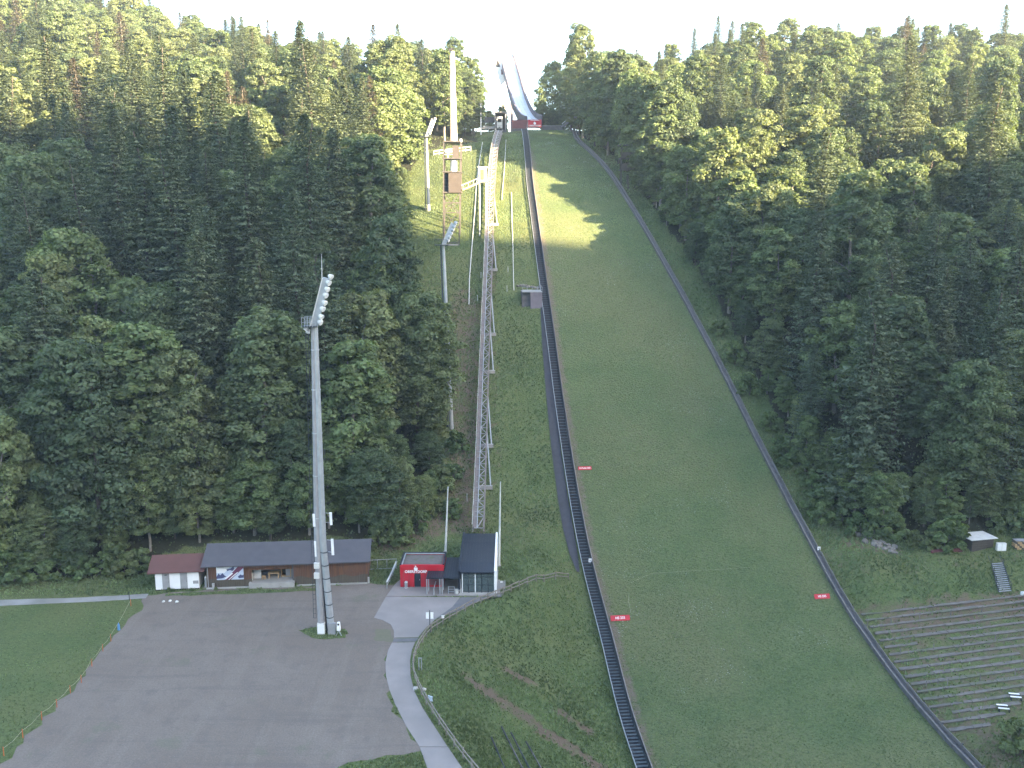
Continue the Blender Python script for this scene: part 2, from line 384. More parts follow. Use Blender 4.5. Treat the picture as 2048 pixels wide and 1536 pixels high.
def glass_mat():
    m = bpy.data.materials.new('tinted_glass'); m.use_nodes = True
    b = m.node_tree.nodes['Principled BSDF']
    b.inputs['Base Color'].default_value = (.25, .32, .33, 1); b.inputs['Roughness'].default_value = 0.05
    b.inputs['Transmission Weight'].default_value = 0.75; b.inputs['IOR'].default_value = 1.2
    return m
MT['glass'] = glass_mat()

# ------------------------------------------------------------------ mesh helpers
Z = Vector((0, 0, 1))
ROOTLOC = {}
def link(o, parent=None):
    sc.collection.objects.link(o)
    if parent is not None: o.parent = parent
    return o
def tag(o, label=None, cat=None, group=None, kind=None):
    for k, v in (('label', label), ('category', cat), ('group', group), ('kind', kind)):
        if v is not None: o[k] = v
    return o
def thing(name, loc, label, cat, group=None):
    e = bpy.data.objects.new(name, None); e.empty_display_size = 0.5
    e.location = loc; link(e); ROOTLOC[e.name] = Vector(loc)
    return tag(e, label, cat, group)
def base_of(o):
    while o is not None:
        if o.name in ROOTLOC: return ROOTLOC[o.name]
        o = o.parent
    return Vector((0, 0, 0))
class MB:
    def __init__(s): s.v, s.f = [], []
    def quad(s, *p):
        n = len(s.v); s.v += [Vector(q) for q in p]; s.f.append(tuple(range(n, n + len(p)))); return s
    def obox(s, o, ex, ey, ez):
        o, ex, ey, ez = map(Vector, (o, ex, ey, ez)); n = len(s.v)
        if ex.cross(ey).dot(ez) < 0: o, ez = o + ez, -ez
        s.v += [o, o + ex, o + ex + ey, o + ey, o + ez, o + ex + ez, o + ex + ey + ez, o + ey + ez]
        s.f += [(n, n + 3, n + 2, n + 1), (n + 4, n + 5, n + 6, n + 7), (n, n + 1, n + 5, n + 4), (n + 1, n + 2, n + 6, n + 5), (n + 2, n + 3, n + 7, n + 6), (n + 3, n, n + 4, n + 7)]
        return s
    def cbox(s, c, ex, ey, ez):
        c, ex, ey, ez = map(Vector, (c, ex, ey, ez)); return s.obox(c - (ex + ey + ez) / 2, ex, ey, ez)
    def bar(s, p, q, w, h=None, up=Z):
        p, q = Vector(p), Vector(q); d = q - p
        if d.length < 1e-6: return s
        sd = d.cross(up)
        if sd.length < 1e-4 * d.length: sd = d.cross(Vector((1, 0, 0)))
        sd.normalize(); u = sd.cross(d).normalized(); h = h or w
        return s.obox(p - sd * w / 2 - u * h / 2, sd * w, d, u * h)
    def tube(s, p, q, r0, r1=None, n=10):
        p, q = Vector(p), Vector(q); r1 = r0 if r1 is None else r1; d = (q - p).normalized()
        a = d.cross(Z if abs(d.z) < 0.95 else Vector((1, 0, 0))).normalized(); b = d.cross(a); k = len(s.v)
        for c, r in ((p, r0), (q, r1)):
            for i in range(n):
                t = 2 * math.pi * i / n; s.v.append(c + a * (r * math.cos(t)) + b * (r * math.sin(t)))
        for i in range(n):
            j = (i + 1) % n; s.f.append((k + i, k + n + i, k + n + j, k + j))
        s.f += [tuple(k + i for i in range(n)), tuple(k + n + i for i in reversed(range(n)))]
        return s
    def path(s, pts, r, n=6):
        for a, b in zip(pts[:-1], pts[1:]): s.tube(a, b, r, r, n)
        return s
    def prism(s, pts, vec):
        pts = [Vector(p) for p in pts]; vec = Vector(vec); n, k = len(pts), len(s.v)
        nn = sum(((pts[i] - pts[0]).cross(pts[(i + 1) % n] - pts[0]) for i in range(1, n - 1)), Vector())
        if nn.dot(vec) < 0: pts = pts[::-1]
        s.v += pts + [p + vec for p in pts]
        s.f += [tuple(reversed(range(k, k + n))), tuple(range(k + n, k + 2 * n))]
        for i in range(n):
            j = (i + 1) % n; s.f.append((k + i, k + j, k + n + j, k + n + i))
        return s
    def strip(s, A, B):
        """a sheet between two rows of points"""
        k = len(s.v); n = len(A); s.v += [Vector(p) for p in A] + [Vector(p) for p in B]
        for i in range(n - 1): s.f.append((k + i, k + n + i, k + n + i + 1, k + i + 1))
        return s
    def mesh(s, name, m, off=Vector((0, 0, 0))):
        me = bpy.data.meshes.new(name); me.from_pydata([tuple(v - off) for v in s.v], [], s.f); me.update()
        if m is not None: me.materials.append(MT[m] if isinstance(m, str) else m)
        return me
    def build(s, name, m, parent=None, loc=None, smooth=False):
        off = base_of(parent) if parent is not None else Vector(loc if loc is not None else (0, 0, 0))
        me = s.mesh(name, m, off)
        if smooth: me.shade_smooth()
        o = bpy.data.objects.new(name, me)
        if parent is None: o.location = off
        return link(o, parent)
def fr(p, q):
    """unit vectors along p->q on the level and square to it, away from the camera"""
    e = Vector(q) - Vector(p); e.z = 0; e.normalize(); n = Vector((-e.y, e.x, 0))
    return e, (n if n.y > 0 else -n)
UNIT = {}
def unit_bar(m):
    if m not in UNIT: UNIT[m] = MB().cbox((0, 0, 0), (1, 0, 0), (0, 1, 0), (0, 0, 1)).mesh('bar_' + m, m)
    return UNIT[m]
def piece(name, m, parent, p, q, w, h=None, up=Z):
    """one straight piece from p to q, sharing a unit mesh with its like"""
    p, q = Vector(p), Vector(q); d = q - p; L = d.length; d.normalize(); sd = d.cross(up)
    if sd.length < 1e-4: sd = d.cross(Vector((1, 0, 0)))
    sd.normalize(); u = sd.cross(d)
    o = bpy.data.objects.new(name, unit_bar(m)); h = h or w
    M = Matrix((( sd.x * w, d.x * L, u.x * h, 0), (sd.y * w, d.y * L, u.y * h, 0), (sd.z * w, d.z * L, u.z * h, 0), (0, 0, 0, 1)))
    M.translation = (p + q) / 2 - (base_of(parent) if parent is not None else Vector())
    if parent is not None: o.parent = parent
    o.matrix_local = M if parent is not None else o.matrix_local
    if parent is None: o.matrix_world = M
    sc.collection.objects.link(o)
    return o
def text_mesh(txt, size, origin, ex, ez, m, name, parent, depth=0.01, align='CENTER'):
    cu = bpy.data.curves.new('lettering', 'FONT'); cu.body = txt; cu.size = size; cu.align_x = align; cu.align_y = 'CENTER'; cu.extrude = depth; cu.offset = size * 0.02
    t = bpy.data.objects.new('tmp', cu); sc.collection.objects.link(t)
    bpy.context.view_layer.update()
    me = bpy.data.meshes.new_from_object(t.evaluated_get(bpy.context.evaluated_depsgraph_get()))
    bpy.data.objects.remove(t); bpy.data.curves.remove(cu)
    ex, ez = Vector(ex).normalized(), Vector(ez).normalized(); n = ex.cross(ez); off = base_of(parent)
    for v in me.vertices: v.co = Vector(origin) + ex * v.co.x + ez * v.co.y + n * v.co.z - off
    me.materials.clear(); me.materials.append(MT[m]); me.name = name
    return link(bpy.data.objects.new(name, me), parent)
def grid_mesh(name, P, m, attrs=None, smooth=True):
    ny, nx = P.shape[:2]
    me = bpy.data.meshes.new(name); V = P.reshape(-1, 3)
    i = np.arange((ny - 1) * (nx - 1)); j, k = i // (nx - 1), i % (nx - 1)
    q = np.stack([j * nx + k, j * nx + k + 1, (j + 1) * nx + k + 1, (j + 1) * nx + k], 1)
    me.vertices.add(len(V)); me.vertices.foreach_set('co', V.ravel().astype(np.float32))
    me.loops.add(q.size); me.loops.foreach_set('vertex_index', q.ravel().astype(np.int32))
    me.polygons.add(len(q)); me.polygons.foreach_set('loop_start', np.arange(0, q.size, 4, dtype=np.int32))
    me.update(calc_edges=True); me.validate()
    for a, d in (attrs or {}).items():
        t = me.attributes.new(a, 'FLOAT', 'POINT'); t.data.foreach_set('value', d.ravel().astype(np.float32))
    if smooth: me.shade_smooth()
    me.materials.append(MT[m]); return me
def soup(name, V, nv, m, tone=None):
    """many separate faces of nv corners each: V is (n, nv, 3)"""
    n = len(V); me = bpy.data.meshes.new(name)
    me.vertices.add(n * nv); me.vertices.foreach_set('co', V.reshape(-1).astype(np.float32))
    me.loops.add(n * nv); me.loops.foreach_set('vertex_index', np.arange(n * nv, dtype=np.int32))
    me.polygons.add(n); me.polygons.foreach_set('loop_start', np.arange(0, n * nv, nv, dtype=np.int32))
    me.update(calc_edges=True)
    if tone is not None:
        t = me.attributes.new('tone', 'FLOAT', 'POINT'); t.data.foreach_set('value', np.repeat(tone, nv).astype(np.float32))
    me.materials.append(MT[m]); return me

# ------------------------------------------------------------------ the setting
# where the wood stands, told by the pixel of a trunk's foot
def lim(pts): a = np.array(pts, float); return a[:, 0], a[:, 1]
_fl = lim([(-400, 955), (240, 958), (285, 952), (300, 845), (345, 820), (400, 800), (470, 800), (560, 812), (640, 826), (720, 834), (800, 846), (860, 872), (950, 886), (1010, 868), (1050, 825), (1075, 775), (1100, 735), (1200, 700)])   # y -> rightmost x, left wood
_fr = lim([(-400, 1092), (240, 1096), (268, 1150), (300, 1215), (350, 1262), (450, 1332), (580, 1425), (740, 1510), (930, 1600), (1040, 1690), (1075, 1790), (1090, 1900), (1100, 2400)])
_lowl = lim([(-900, 1158), (285, 1150), (295, 1115), (420, 1085), (740, 1075), (760, 1070), (1000, 1060)])
_lowr = lim([(1500, 1100), (1700, 1062), (1800, 1082), (1900, 1078), (1960, 1062), (2048, 1050), (2600, 1040)])
def in_wood(X, Y, z):
    x, y = proj(X, Y, z)
    left = (x < np.interp(y, *_fl)) & (y < np.interp(x, *_lowl))
    right = (x > np.interp(y, *_fr)) & (y < np.interp(x, *_lowr))
    return left, right
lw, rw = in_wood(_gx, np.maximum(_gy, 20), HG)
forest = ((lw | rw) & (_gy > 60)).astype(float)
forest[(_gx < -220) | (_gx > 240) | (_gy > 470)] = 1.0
DIRT_LINES = [[gnd(*p) for p in pts] for pts in (((935, 1358), (985, 1392), (1040, 1425), (1085, 1462), (1130, 1488), (1170, 1515), (1210, 1545)),
              ((1125, 1425), (1150, 1445), (1180, 1465)), ((1010, 1340), (1060, 1365)))]
dirt = np.zeros_like(HG)
for L_, w_ in zip(DIRT_LINES, (1.1, .8, .8)): dirt = np.maximum(dirt, 0.72 * (1 - sstep(w_ * .5, w_ * 2.0, line_dist(_gx, _gy, L_))))
for L_, w_, a_ in (([(930, 600), (925, 700), (930, 800), (930, 900), (920, 1000), (935, 1050)], 3.5, .55), ([(780, 1085), (840, 1060), (900, 1040)], 3.0, .6), ([(985, 680), (990, 850), (990, 1000)], 1.5, .35),
                   ([(975, 430), (985, 520), (975, 640)], 1.5, .5), ([(1700, 1085), (1790, 1102)], 2.0, .5), ([(1650, 1110), (1720, 1145), (1900, 1128), (2048, 1112)], 1.2, .35),
                   ([(1690, 1230), (2048, 1190)], .8, .5), ([(1900, 1480), (2048, 1500)], 7, .5), ([(1790, 1250), (2060, 1215)], 3, .6), ([(1830, 1310), (2060, 1280)], 5, .45), ([(1890, 1390), (2060, 1360)], 6, .45)):
    dirt = np.maximum(dirt, a_ * (1 - sstep(w_ * .5, w_ * 1.6, line_dist(_gx, _gy, [gnd(*p) for p in L_]))))
g = grid_mesh('ground', np.stack([_gx, _gy, HG], -1), 'ground', {'forest': forest, 'dirt': dirt})
tag(link(bpy.data.objects.new('ground', g)), kind='structure')
# landing slope
_S = np.concatenate([np.arange(-1.0, 262, 1.5)]); _K = np.linspace(0, 1, 41)
_ss, _kk = np.meshgrid(_S, _K, indexing='ij'); _tt = tL(_ss) + (tR(_ss) - tL(_ss)) * _kk
_hx, _hy = xy(_ss, _tt); _hz = F(_ss)
hd = 0.62 * (1 - sstep(0.6, 2.4, _tt - tL(_ss))) * sstep(15, 45, _ss) + 0.3 * (1 - sstep(0.5, 2.0, tR(_ss) - _tt))
me = grid_mesh('landing_slope', np.stack([_hx, _hy, _hz], -1)[:, ::-1], 'slope', {'dirt': hd[:, ::-1], 'forest': np.zeros_like(hd)})
tag(link(bpy.data.objects.new('landing_slope', me)), kind='structure')
# mountain ridge across the valley, behind and to the right of the camera: it keeps the morning sun off the lower slopes
hz_ = Vector((math.sin(SUN_AZ), -math.cos(SUN_AZ), 0)); tz_ = Vector((-hz_.y, hz_.x, 0)); tz_ = tz_ if tz_.x > 0 else -tz_
TE = math.tan(SUN_EL); RD = 420.0
_rw = np.arange(-900, 1101, 20.0); _ru = np.arange(-260, 421, 20.0)
RIDGE = lim([(-900, 175), (-200, 165), (40, 166), (95, 144), (144, 109), (171, 86), (192, 82), (215, 86), (235, 90), (300, 97), (500, 110), (1100, 120)])
_cw = np.interp(_rw, *RIDGE) + TE * RD
_uu, _ww = np.meshgrid(_ru, _rw); _cc = np.repeat(_cw[:, None], len(_ru), 1)
_zz = np.where(_uu < 0, _cc * np.clip(1 + _uu / 250.0, 0, 1) ** 1.15, _cc * np.clip(1 - _uu / 420.0, 0, 1)) - 12
_zz += (RS.rand(*_zz.shape) - .5) * 6 * (np.abs(_uu) > 30)
_rp = np.stack([hz_.x * (RD + _uu) + tz_.x * _ww, hz_.y * (RD + _uu) + tz_.y * _ww, _zz], -1)
tag(link(bpy.data.objects.new('hills', grid_mesh('hills', _rp, 'hills'))), kind='structure')
# flat sheets
def sheet(name, px, m, z, jit=0.0, loc=(0, 0, 0), height=0.0):
    P = [onz(x, y, 0) for (x, y) in px]
    if jit:
        Q = []
        for a, b in zip(P, P[1:] + P[:1]):
            n = max(1, int((b - a).length / 1.2))
            for i in range(n):
                p = a.lerp(b, i / n); Q.append(p + Vector((random.uniform(-jit, jit), random.uniform(-jit, jit), 0)))
        P = Q
    mb = MB()
    if height: mb.prism([Vector((p.x, p.y, z - height)) for p in P], (0, 0, height))
    else: mb.quad(*[Vector((p.x, p.y, z)) for p in P])
    if not height and mb.f:
        a = sum((P[i].x * P[(i + 1) % len(P)].y - P[(i + 1) % len(P)].x * P[i].y) for i in range(len(P)))
        if a < 0: mb.f[0] = tuple(reversed(mb.f[0]))
    return tag(mb.build(name, m), kind='structure')
sheet('parking_lot', [(292, 1190), (330, 1186), (420, 1180), (600, 1174), (735, 1168), (770, 1168), (788, 1172), (800, 1200), (800, 1290), (776, 1310), (771, 1350), (785, 1410), (812, 1460), (835, 1505),
      (780, 1512), (700, 1520), (670, 1540), (650, 1640), (300, 1660), (-150, 1640), (0, 1532), (60, 1468), (150, 1372), (195, 1318), (225, 1275), (262, 1240), (290, 1212), (280, 1204)], 'gravel', 0.02, 0.5)
sheet('path', [(-500, 1209), (0, 1200), (150, 1196), (297, 1188), (292, 1197), (200, 1203), (85, 1208), (0, 1212), (-500, 1224)], 'path', 0.03, 0.05)
sheet('paving', [(772, 1194), (748, 1236), (766, 1241), (782, 1250), (788, 1262), (788, 1276), (836, 1275), (852, 1256), (872, 1238), (905, 1214), (920, 1195)], 'paving', 0.055, height=0.09)
sheet('paving', [(789, 1170), (773, 1192.6), (1000, 1192.6), (1000, 1160), (800, 1160)], 'paving', 0.06, height=0.09)
sheet('yard', [(921.5, 1195), (874, 1238), (905, 1226), (950, 1207), (1003, 1186), (1003, 1194)], 'asphalt', 0.04)
sheet('footpath', [(784, 1286), (776, 1302), (771, 1325), (772, 1352), (779, 1380), (791, 1410), (812, 1452), (839, 1494), (895, 1494), (868, 1452), (846, 1418), (829, 1384), (821, 1352), (820, 1320), (824, 1300), (830, 1285)], 'paving', 0.05, height=0.09)
sheet('footpath', [(839.5, 1495), (856, 1540), (900, 1620), (980, 1700), (1060, 1700), (960, 1590), (930, 1545), (896, 1495)], 'paving', 0.05, height=0.09)
sheet('footpath', [(788, 1277.5), (785, 1284.5), (831, 1284), (837, 1276.5)], 'asphalt', 0.045)
# edges of the dark service strip left of the stairs
_rows = [(455, 1071, 1075), (520, 1075, 1081), (600, 1080, 1090), (700, 1085, 1098), (800, 1093, 1111), (900, 1103, 1121), (1000, 1116, 1136), (1060, 1126, 1147), (1110, 1139, 1155), (1146, 1154, 1159)]
TRK_A, TRK_B = [], []
for k in range(len(_rows) - 1):
    for q in np.linspace(0, 1, 7)[:-1 if k < len(_rows) - 2 else None]:
        y, x0, x1 = (np.array(_rows[k]) * (1 - q) + np.array(_rows[k + 1]) * q)
        TRK_A.append(gnd(x0, y) + Z * .2); TRK_B.append(gnd(x1, y) + Z * .2)

# ------------------------------------------------------------------ vegetation
def unit(v): return v / (np.linalg.norm(v, axis=-1, keepdims=True) + 1e-9)
def leaves(P, N, L, W, rs, droop=0.18):
    """diamond faces at P, facing N, half length L, half width W"""
    n = len(P); a = unit(np.cross(N, rs.randn(n, 3))); b = np.cross(N, a)
    L = np.asarray(L)[:, None]; W = np.asarray(W)[:, None]
    return np.stack([P + a * L - N * L * droop, P + b * W, P - a * L - N * L * droop, P - b * W], 1)
def broadleaf_mesh(name, m, seed, h, R, clear, nl, per, flat=0.6, leaf=(.15, .28)):
    rs = np.random.RandomState(seed); Vs, Ts = [], []
    lean = rs.randn(2) * 0.05 * h
    for i in range(nl):
        u = (i + rs.rand()) / nl
        zc = clear * h + (1 - clear) * h * (0.06 + 0.88 * u)
        e = max(0.0, math.sin(math.pi * min(1, 0.16 + 0.76 * u ** 0.9))) ** 0.6
        r = R * (0.17 + 0.15 * rs.rand()) * (0.62 + 0.5 * e)
        rad = max(0.0, R * e * (0.70 + 0.35 * rs.rand()) - 0.45 * r) * math.sqrt(rs.uniform(0.35, 1))
        th = i * 2.39996 + rs.rand() * 0.9
        c = np.array([rad * math.cos(th) + lean[0] * u, rad * math.sin(th) + lean[1] * u, zc])
        n = int(per * (0.7 + 0.6 * rs.rand())); d = unit(rs.randn(n * 2, 3)); d = d[d[:, 2] > -0.35][:n]
        sq = flat + 0.3 * rs.rand()
        wob = 1 + 0.28 * np.sin(d[:, 0] * 5 + i) * np.cos(d[:, 1] * 4 + 2 * i)
        P = c + d * np.array([r, r, r * sq]) * (0.72 + 0.36 * rs.rand(len(d), 1)) * wob[:, None]
        N = unit(d * 0.9 + np.array([0, 0, 0.42]) + rs.randn(len(d), 3) * 0.5)
        l = rs.uniform(leaf[0], leaf[1], len(d)); w = l * rs.uniform(.45, .75, len(d))
        Vs.append(leaves(P, N, l, w, rs)); t0 = rs.rand()
        Ts.append(np.clip(0.08 + 0.42 * t0 + 0.5 * rs.rand(len(d)), 0, 1))
    return soup(name, np.concatenate(Vs), 4, m, np.concatenate(Ts))
def spruce_mesh(name, m, seed, h, R, clear, leaf=.235, nwh=52, per=42, sparse=0.0):
    rs = np.random.RandomState(seed); Vs, Ts = [], []
    for i in range(nwh):
        u = i / (nwh - 1.0); zc = clear * h + (1 - clear) * h * (1 - (1 - u) ** 1.3)
        L = R * (1 - u) ** 0.72 * (0.80 + 0.4 * rs.rand()) + 0.35
        nb = 8 if u < 0.75 else 6
        for k in range(nb):
            if rs.rand() < sparse: continue
            th = 2 * math.pi * (k + rs.rand() * 0.7) / nb + i * 0.7
            Lb = L * (0.7 + 0.45 * rs.rand()); n = max(5, int(per * (0.35 + 0.65 * Lb / R)))
            q = (np.arange(n) + rs.rand(n)) / n
            dz = -0.34 * Lb * q + 0.20 * Lb * q ** 2.4
            sd = (rs.rand(n) - .5) * 0.75 * Lb * (0.25 + 0.55 * (1 - q))
            P = np.stack([math.cos(th) * Lb * q - math.sin(th) * sd, math.sin(th) * Lb * q + math.cos(th) * sd, zc + dz - np.abs(sd) * 0.35 + rs.randn(n) * .06], 1)
            N = unit(np.stack([np.full(n, 0.35 * math.cos(th)), np.full(n, 0.35 * math.sin(th)), np.ones(n)], 1) + rs.randn(n, 3) * 0.35)
            l = leaf * rs.uniform(.7, 1.35, n) * (0.65 + 0.5 * (1 - u))
            Vs.append(leaves(P, N, l, l * rs.uniform(.35, .6, n), rs, 0.45)); Ts.append(np.clip(0.06 + 0.4 * rs.rand() + 0.5 * rs.rand(n), 0, 1))
    return soup(name, np.concatenate(Vs), 4, m, np.concatenate(Ts))
def trunk_mesh(name, m, seed, h, r, top, limbs):
    rs = random.Random(seed); mb = MB(); p = Vector((0, 0, -0.8)); n = 6
    pts = [Vector((rs.uniform(-.12, .12) * i, rs.uniform(-.12, .12) * i, -0.8 + (h * top + .8) * i / n)) for i in range(n + 1)]
    for i in range(n): mb.tube(pts[i], pts[i + 1], r * (1 - .8 * i / n), r * (1 - .8 * (i + 1) / n), 7)
    for k in range(limbs):
        i = rs.randint(2, n - 1); a = rs.uniform(0, 6.28); L = h * rs.uniform(.05, .10)
        mb.tube(pts[i], pts[i] + Vector((math.cos(a) * L, math.sin(a) * L, L * .8)), r * .32, r * .08, 5)
    return mb.mesh(name, m)
PROTO = {'beech_tree': [], 'maple_tree': [], 'spruce_tree': [], 'dry_spruce': [], 'shrub': []}
for i in range(6):
    h = [25, 27, 23, 26, 24, 21][i]; R = [5.6, 5.0, 5.9, 5.3, 4.8, 5.4][i]
    PROTO['beech_tree'].append((h, trunk_mesh('trunk', 'barkp' if i % 2 else 'bark', 100 + i, h, .34, .86, 7), broadleaf_mesh('crown', 'leaf_b', 200 + i, h, R, [.09, .13, .07, .12, .08, .05][i], 84, 300)))
for i in range(5):
    h = [24, 22, 26, 20, 23][i]; R = [5.4, 5.8, 5.0, 5.2, 4.6][i]
    PROTO['maple_tree'].append((h, trunk_mesh('trunk', 'barkp', 130 + i, h, .32, .85, 8), broadleaf_mesh('crown', 'leaf_m', 240 + i, h, R, [.08, .12, .14, .06, .09][i], 70, 310, 0.66, (.165, .31))))
for i in range(5):
    h = [30, 27, 32, 25, 29][i]; R = [4.7, 4.2, 5.0, 4.4, 4.0][i]
    PROTO['spruce_tree'].append((h, trunk_mesh('trunk', 'bark', 160 + i, h, .33, .97, 0), spruce_mesh('crown', 'leaf_s', 280 + i, h, R, [.08, .12, .2, .06, .14][i])))
for i in range(2):
    PROTO['dry_spruce'].append((28, trunk_mesh('trunk', 'barkp', 180 + i, 28, .24, .97, 0), spruce_mesh('crown', 'leaf_d', 300 + i, 28, 4.3, .16, .24, 48, 30, .08)))
for i in range(4):
    PROTO['shrub'].append((3.4, trunk_mesh('stem', 'bark', 190 + i, 3.4, .09, .7, 5), broadleaf_mesh('foliage', 'leaf_u', 310 + i, 3.4, 1.9, .02, 12, 110, .7, (.2, .38))))
PROTO_COUNT = {}
def plant(kind, k, X, Y, scale, wide, label, cat, group, z=None):
    h, tm, cm = PROTO[kind][k % len(PROTO[kind])]
    name = 'spruce_tree' if kind == 'dry_spruce' else kind
    e = bpy.data.objects.new(name, None); e.location = (X, Y, float(H(X, Y)) - 0.1 if z is None else z); e.rotation_euler = (0, 0, random.uniform(0, 6.28)); e.scale = (scale * wide, scale * wide, scale)
    link(e); tag(e, label, cat, group)
    for nm, me in (('stem' if kind == 'shrub' else 'trunk', tm), ('foliage' if kind == 'shrub' else 'crown', cm)):
        o = bpy.data.objects.new(nm, me); o.parent = e; sc.collection.objects.link(o)
    PROTO_COUNT[name] = PROTO_COUNT.get(name, 0) + 1
    return e
# trees stand on a jittered triangular lattice over both wooded slopes
spots = []
DX = 10.4
j = 0
Yc = 118.0
while Yc < 425:
    step = DX * (1.0 if Yc < 250 else 1.12)
    Xc = -215.0 + (j % 2) * step / 2
    while Xc < 238:
        X = Xc + random.uniform(-.33, .33) * step; Y = Yc + random.uniform(-.33, .33) * step
        spots.append((X, Y)); Xc += step
    Yc += step * 0.87; j += 1
SX, SY = np.array(spots).T; SZ = H(SX, SY)
_sl, _sr = in_wood(SX, SY, SZ); _px, _py = proj(SX, SY, SZ)
NAME = {'beech_tree': 'beech', 'maple_tree': 'maple', 'spruce_tree': 'spruce', 'dry_spruce': 'spruce'}
def place_label(kind, side, x, y, big):
    look = {'beech_tree': ('tall dark green beech', 'dark green rounded beech'), 'maple_tree': ('tall bright green maple', 'bright green broad maple'),
            'spruce_tree': ('tall narrow spruce', 'slim dark spruce'), 'dry_spruce': ('tall brownish spruce', 'thin brownish spruce')}[kind][0 if big else 1]
    if side == 'l':
        row = 'on the sunlit crest' if y < 300 else 'in the sunlit rows below the crest' if y < 400 else 'high in the shaded wood' if y < 560 else 'halfway up the wood' if y < 760 else 'low in the shaded wood' if y < 980 else 'at the foot of the wood'
        col = 'at the far left' if x < 140 else 'above the red-roofed hut' if x < 400 else 'above the long barn' if x < 590 else 'behind the big floodlight mast' if x < 720 else 'near the inclined lift'
    else:
        row = 'on the right skyline' if y < 290 else 'in the sunlit right wood' if y < 400 else 'in the upper shade' if y < 560 else 'halfway down the wood' if y < 780 else 'at the lower wood'
        col = 'beside the knoll' if x < 1330 else 'beside the slope rail' if x < np.interp(y, *_fr) + 150 else 'above the wood hut' if x > 1800 else 'behind the edge trees'
    return look + ' ' + row + ' ' + col, kind.split('_')[0] + ' trees ' + row + ' ' + col
nt_ = 0
for X, Y, z, l, r, x, y in zip(SX, SY, SZ, _sl, _sr, _px, _py):
    if not (l or r): continue
    if x < -90 or x > 2150: continue
    if Y > 415 or (r and Y > 372): continue
    if not l and Y > 372: continue
    ps = 0.24
    if l and 170 < x < 520 and 400 < y < 820: ps = 0.8
    elif l and y < 430: ps = 0.30
    elif r and y < 420: ps = 0.24
    kind = 'spruce_tree' if random.random() < ps else ('maple_tree' if random.random() < (0.36 if y > 700 or y < 420 else 0.25) else 'beech_tree')
    if kind == 'spruce_tree' and y < 430 and random.random() < 0.22: kind = 'dry_spruce'
    if kind == 'spruce_tree' and l and x > 760 and 420 < y < 900: kind = 'beech_tree'
    sc_ = random.uniform(1.0, 1.42)
    if r: sc_ *= 0.92
    if l and x > 780 and y > 420: sc_ *= 0.66 if y < 790 else 0.85
    if y < 300: sc_ *= 0.78 if x > 150 else 0.95
    elif y < 360: sc_ *= 0.9
    if kind == 'spruce_tree' and y > 400: sc_ *= 1.12
    if r and x < np.interp(y, *_fr) + 70 and y > 640: sc_ *= 0.75
    if 930 < x < 1110 and y < 300: sc_ *= 0.6
    lab, grp = place_label(kind, 'l' if l else 'r', x, y, sc_ > 1.2)
    plant(kind, random.randrange(20), X, Y, sc_, random.uniform(1.0, 1.35) if kind in ('beech_tree', 'maple_tree') else random.uniform(.9, 1.2), lab, 'tree', grp)
    nt_ += 1
# tall trees crowding the upper right edge of the landing slope
for i, (x, y) in enumerate(((1132, 262), (1165, 276), (1190, 292), (1216, 310), (1238, 326), (1262, 345), (1284, 368), (1300, 392), (1230, 300), (1255, 318), (1280, 340), (1310, 372), (1320, 420))):
    p = gnd(x, y); lab, grp = place_label('beech_tree' if i % 3 else 'maple_tree', 'r', x, y, True)
    plant('beech_tree' if i % 3 else 'maple_tree', i, p.x, p.y, random.uniform(1.1, 1.3), random.uniform(.9, 1.1), lab, 'tree', grp)
# low trees that close the view under the crowns behind the knoll and the tower
for i, (x, y, Y) in enumerate(((1088, 254, 308), (1097, 253, 312), (1106, 254, 306), (1114, 252, 316), (1122, 254, 308), (1132, 252, 314), (930, 290, 285), (944, 282, 292), (915, 292, 284), (953, 272, 300), (925, 276, 300), (970, 262, 318), (982, 258, 322))):
    p = at(x, y, Y); plant('maple_tree' if i % 2 else 'beech_tree', i, p.x, Y, random.uniform(.3, .42), 1.3, 'low bushy tree ' + ('behind the knoll wall' if x > 1050 else 'behind the judging tower'), 'tree', 'low trees behind the ' + ('knoll wall' if x > 1050 else 'judging tower'))
# single trees that the photograph singles out by their place on the skyline
for (x, ytop, Y, kind, k, sca, lab) in (
        (598, 62, 318, 'spruce_tree', 3, .85, 'sparse spruce tip left of two above the left crest'),
        (645, 62, 322, 'spruce_tree', 0, .92, 'dark pointed spruce right of two above the left crest'),
        (770, 98, 318, 'spruce_tree', 1, .8, 'dark spruce crown poking out above the crest left of the tall white column'),
        (1818, 30, 330, 'spruce_tree', 2, 1.12, 'tallest spruce spire on the right-hand skyline'),
        (1460, 58, 335, 'spruce_tree', 4, .8, 'lone small spruce tip on the skyline right of the jump'),
        (1902, 45, 345, 'spruce_tree', 3, .8, 'dark spruce top on the skyline right of the tallest spire'),
        (1093, 118, 318, 'maple_tree', 1, 1.0, 'loose-leaved maple against the white sky just right of the inrun'),
        (1150, 78, 312, 'maple_tree', 2, 1.0, 'tall maple at the head of the right wood above the knoll'),
        (945, 112, 312, 'maple_tree', 0, 1.0, 'sunlit maple between the white column and the inrun tower'),
        (872, 108, 300, 'dry_spruce', 0, 1.0, 'brownish dry spruce beside the tall white column'),
        (1004, 208, 330, 'maple_tree', 3, .5, 'low dark tree behind the lift top station')):
    h = PROTO[kind][k % len(PROTO[kind])][0]; p = at(x, ytop, Y); gz = float(H(p.x, Y)); s_ = max(.35, (p.z - gz) / h) if sca >= .5 else sca
    plant(kind, k, p.x, Y, s_, sca / s_ * 1.0 if s_ > sca else 1.0, lab, 'tree', None)
spots_s = []
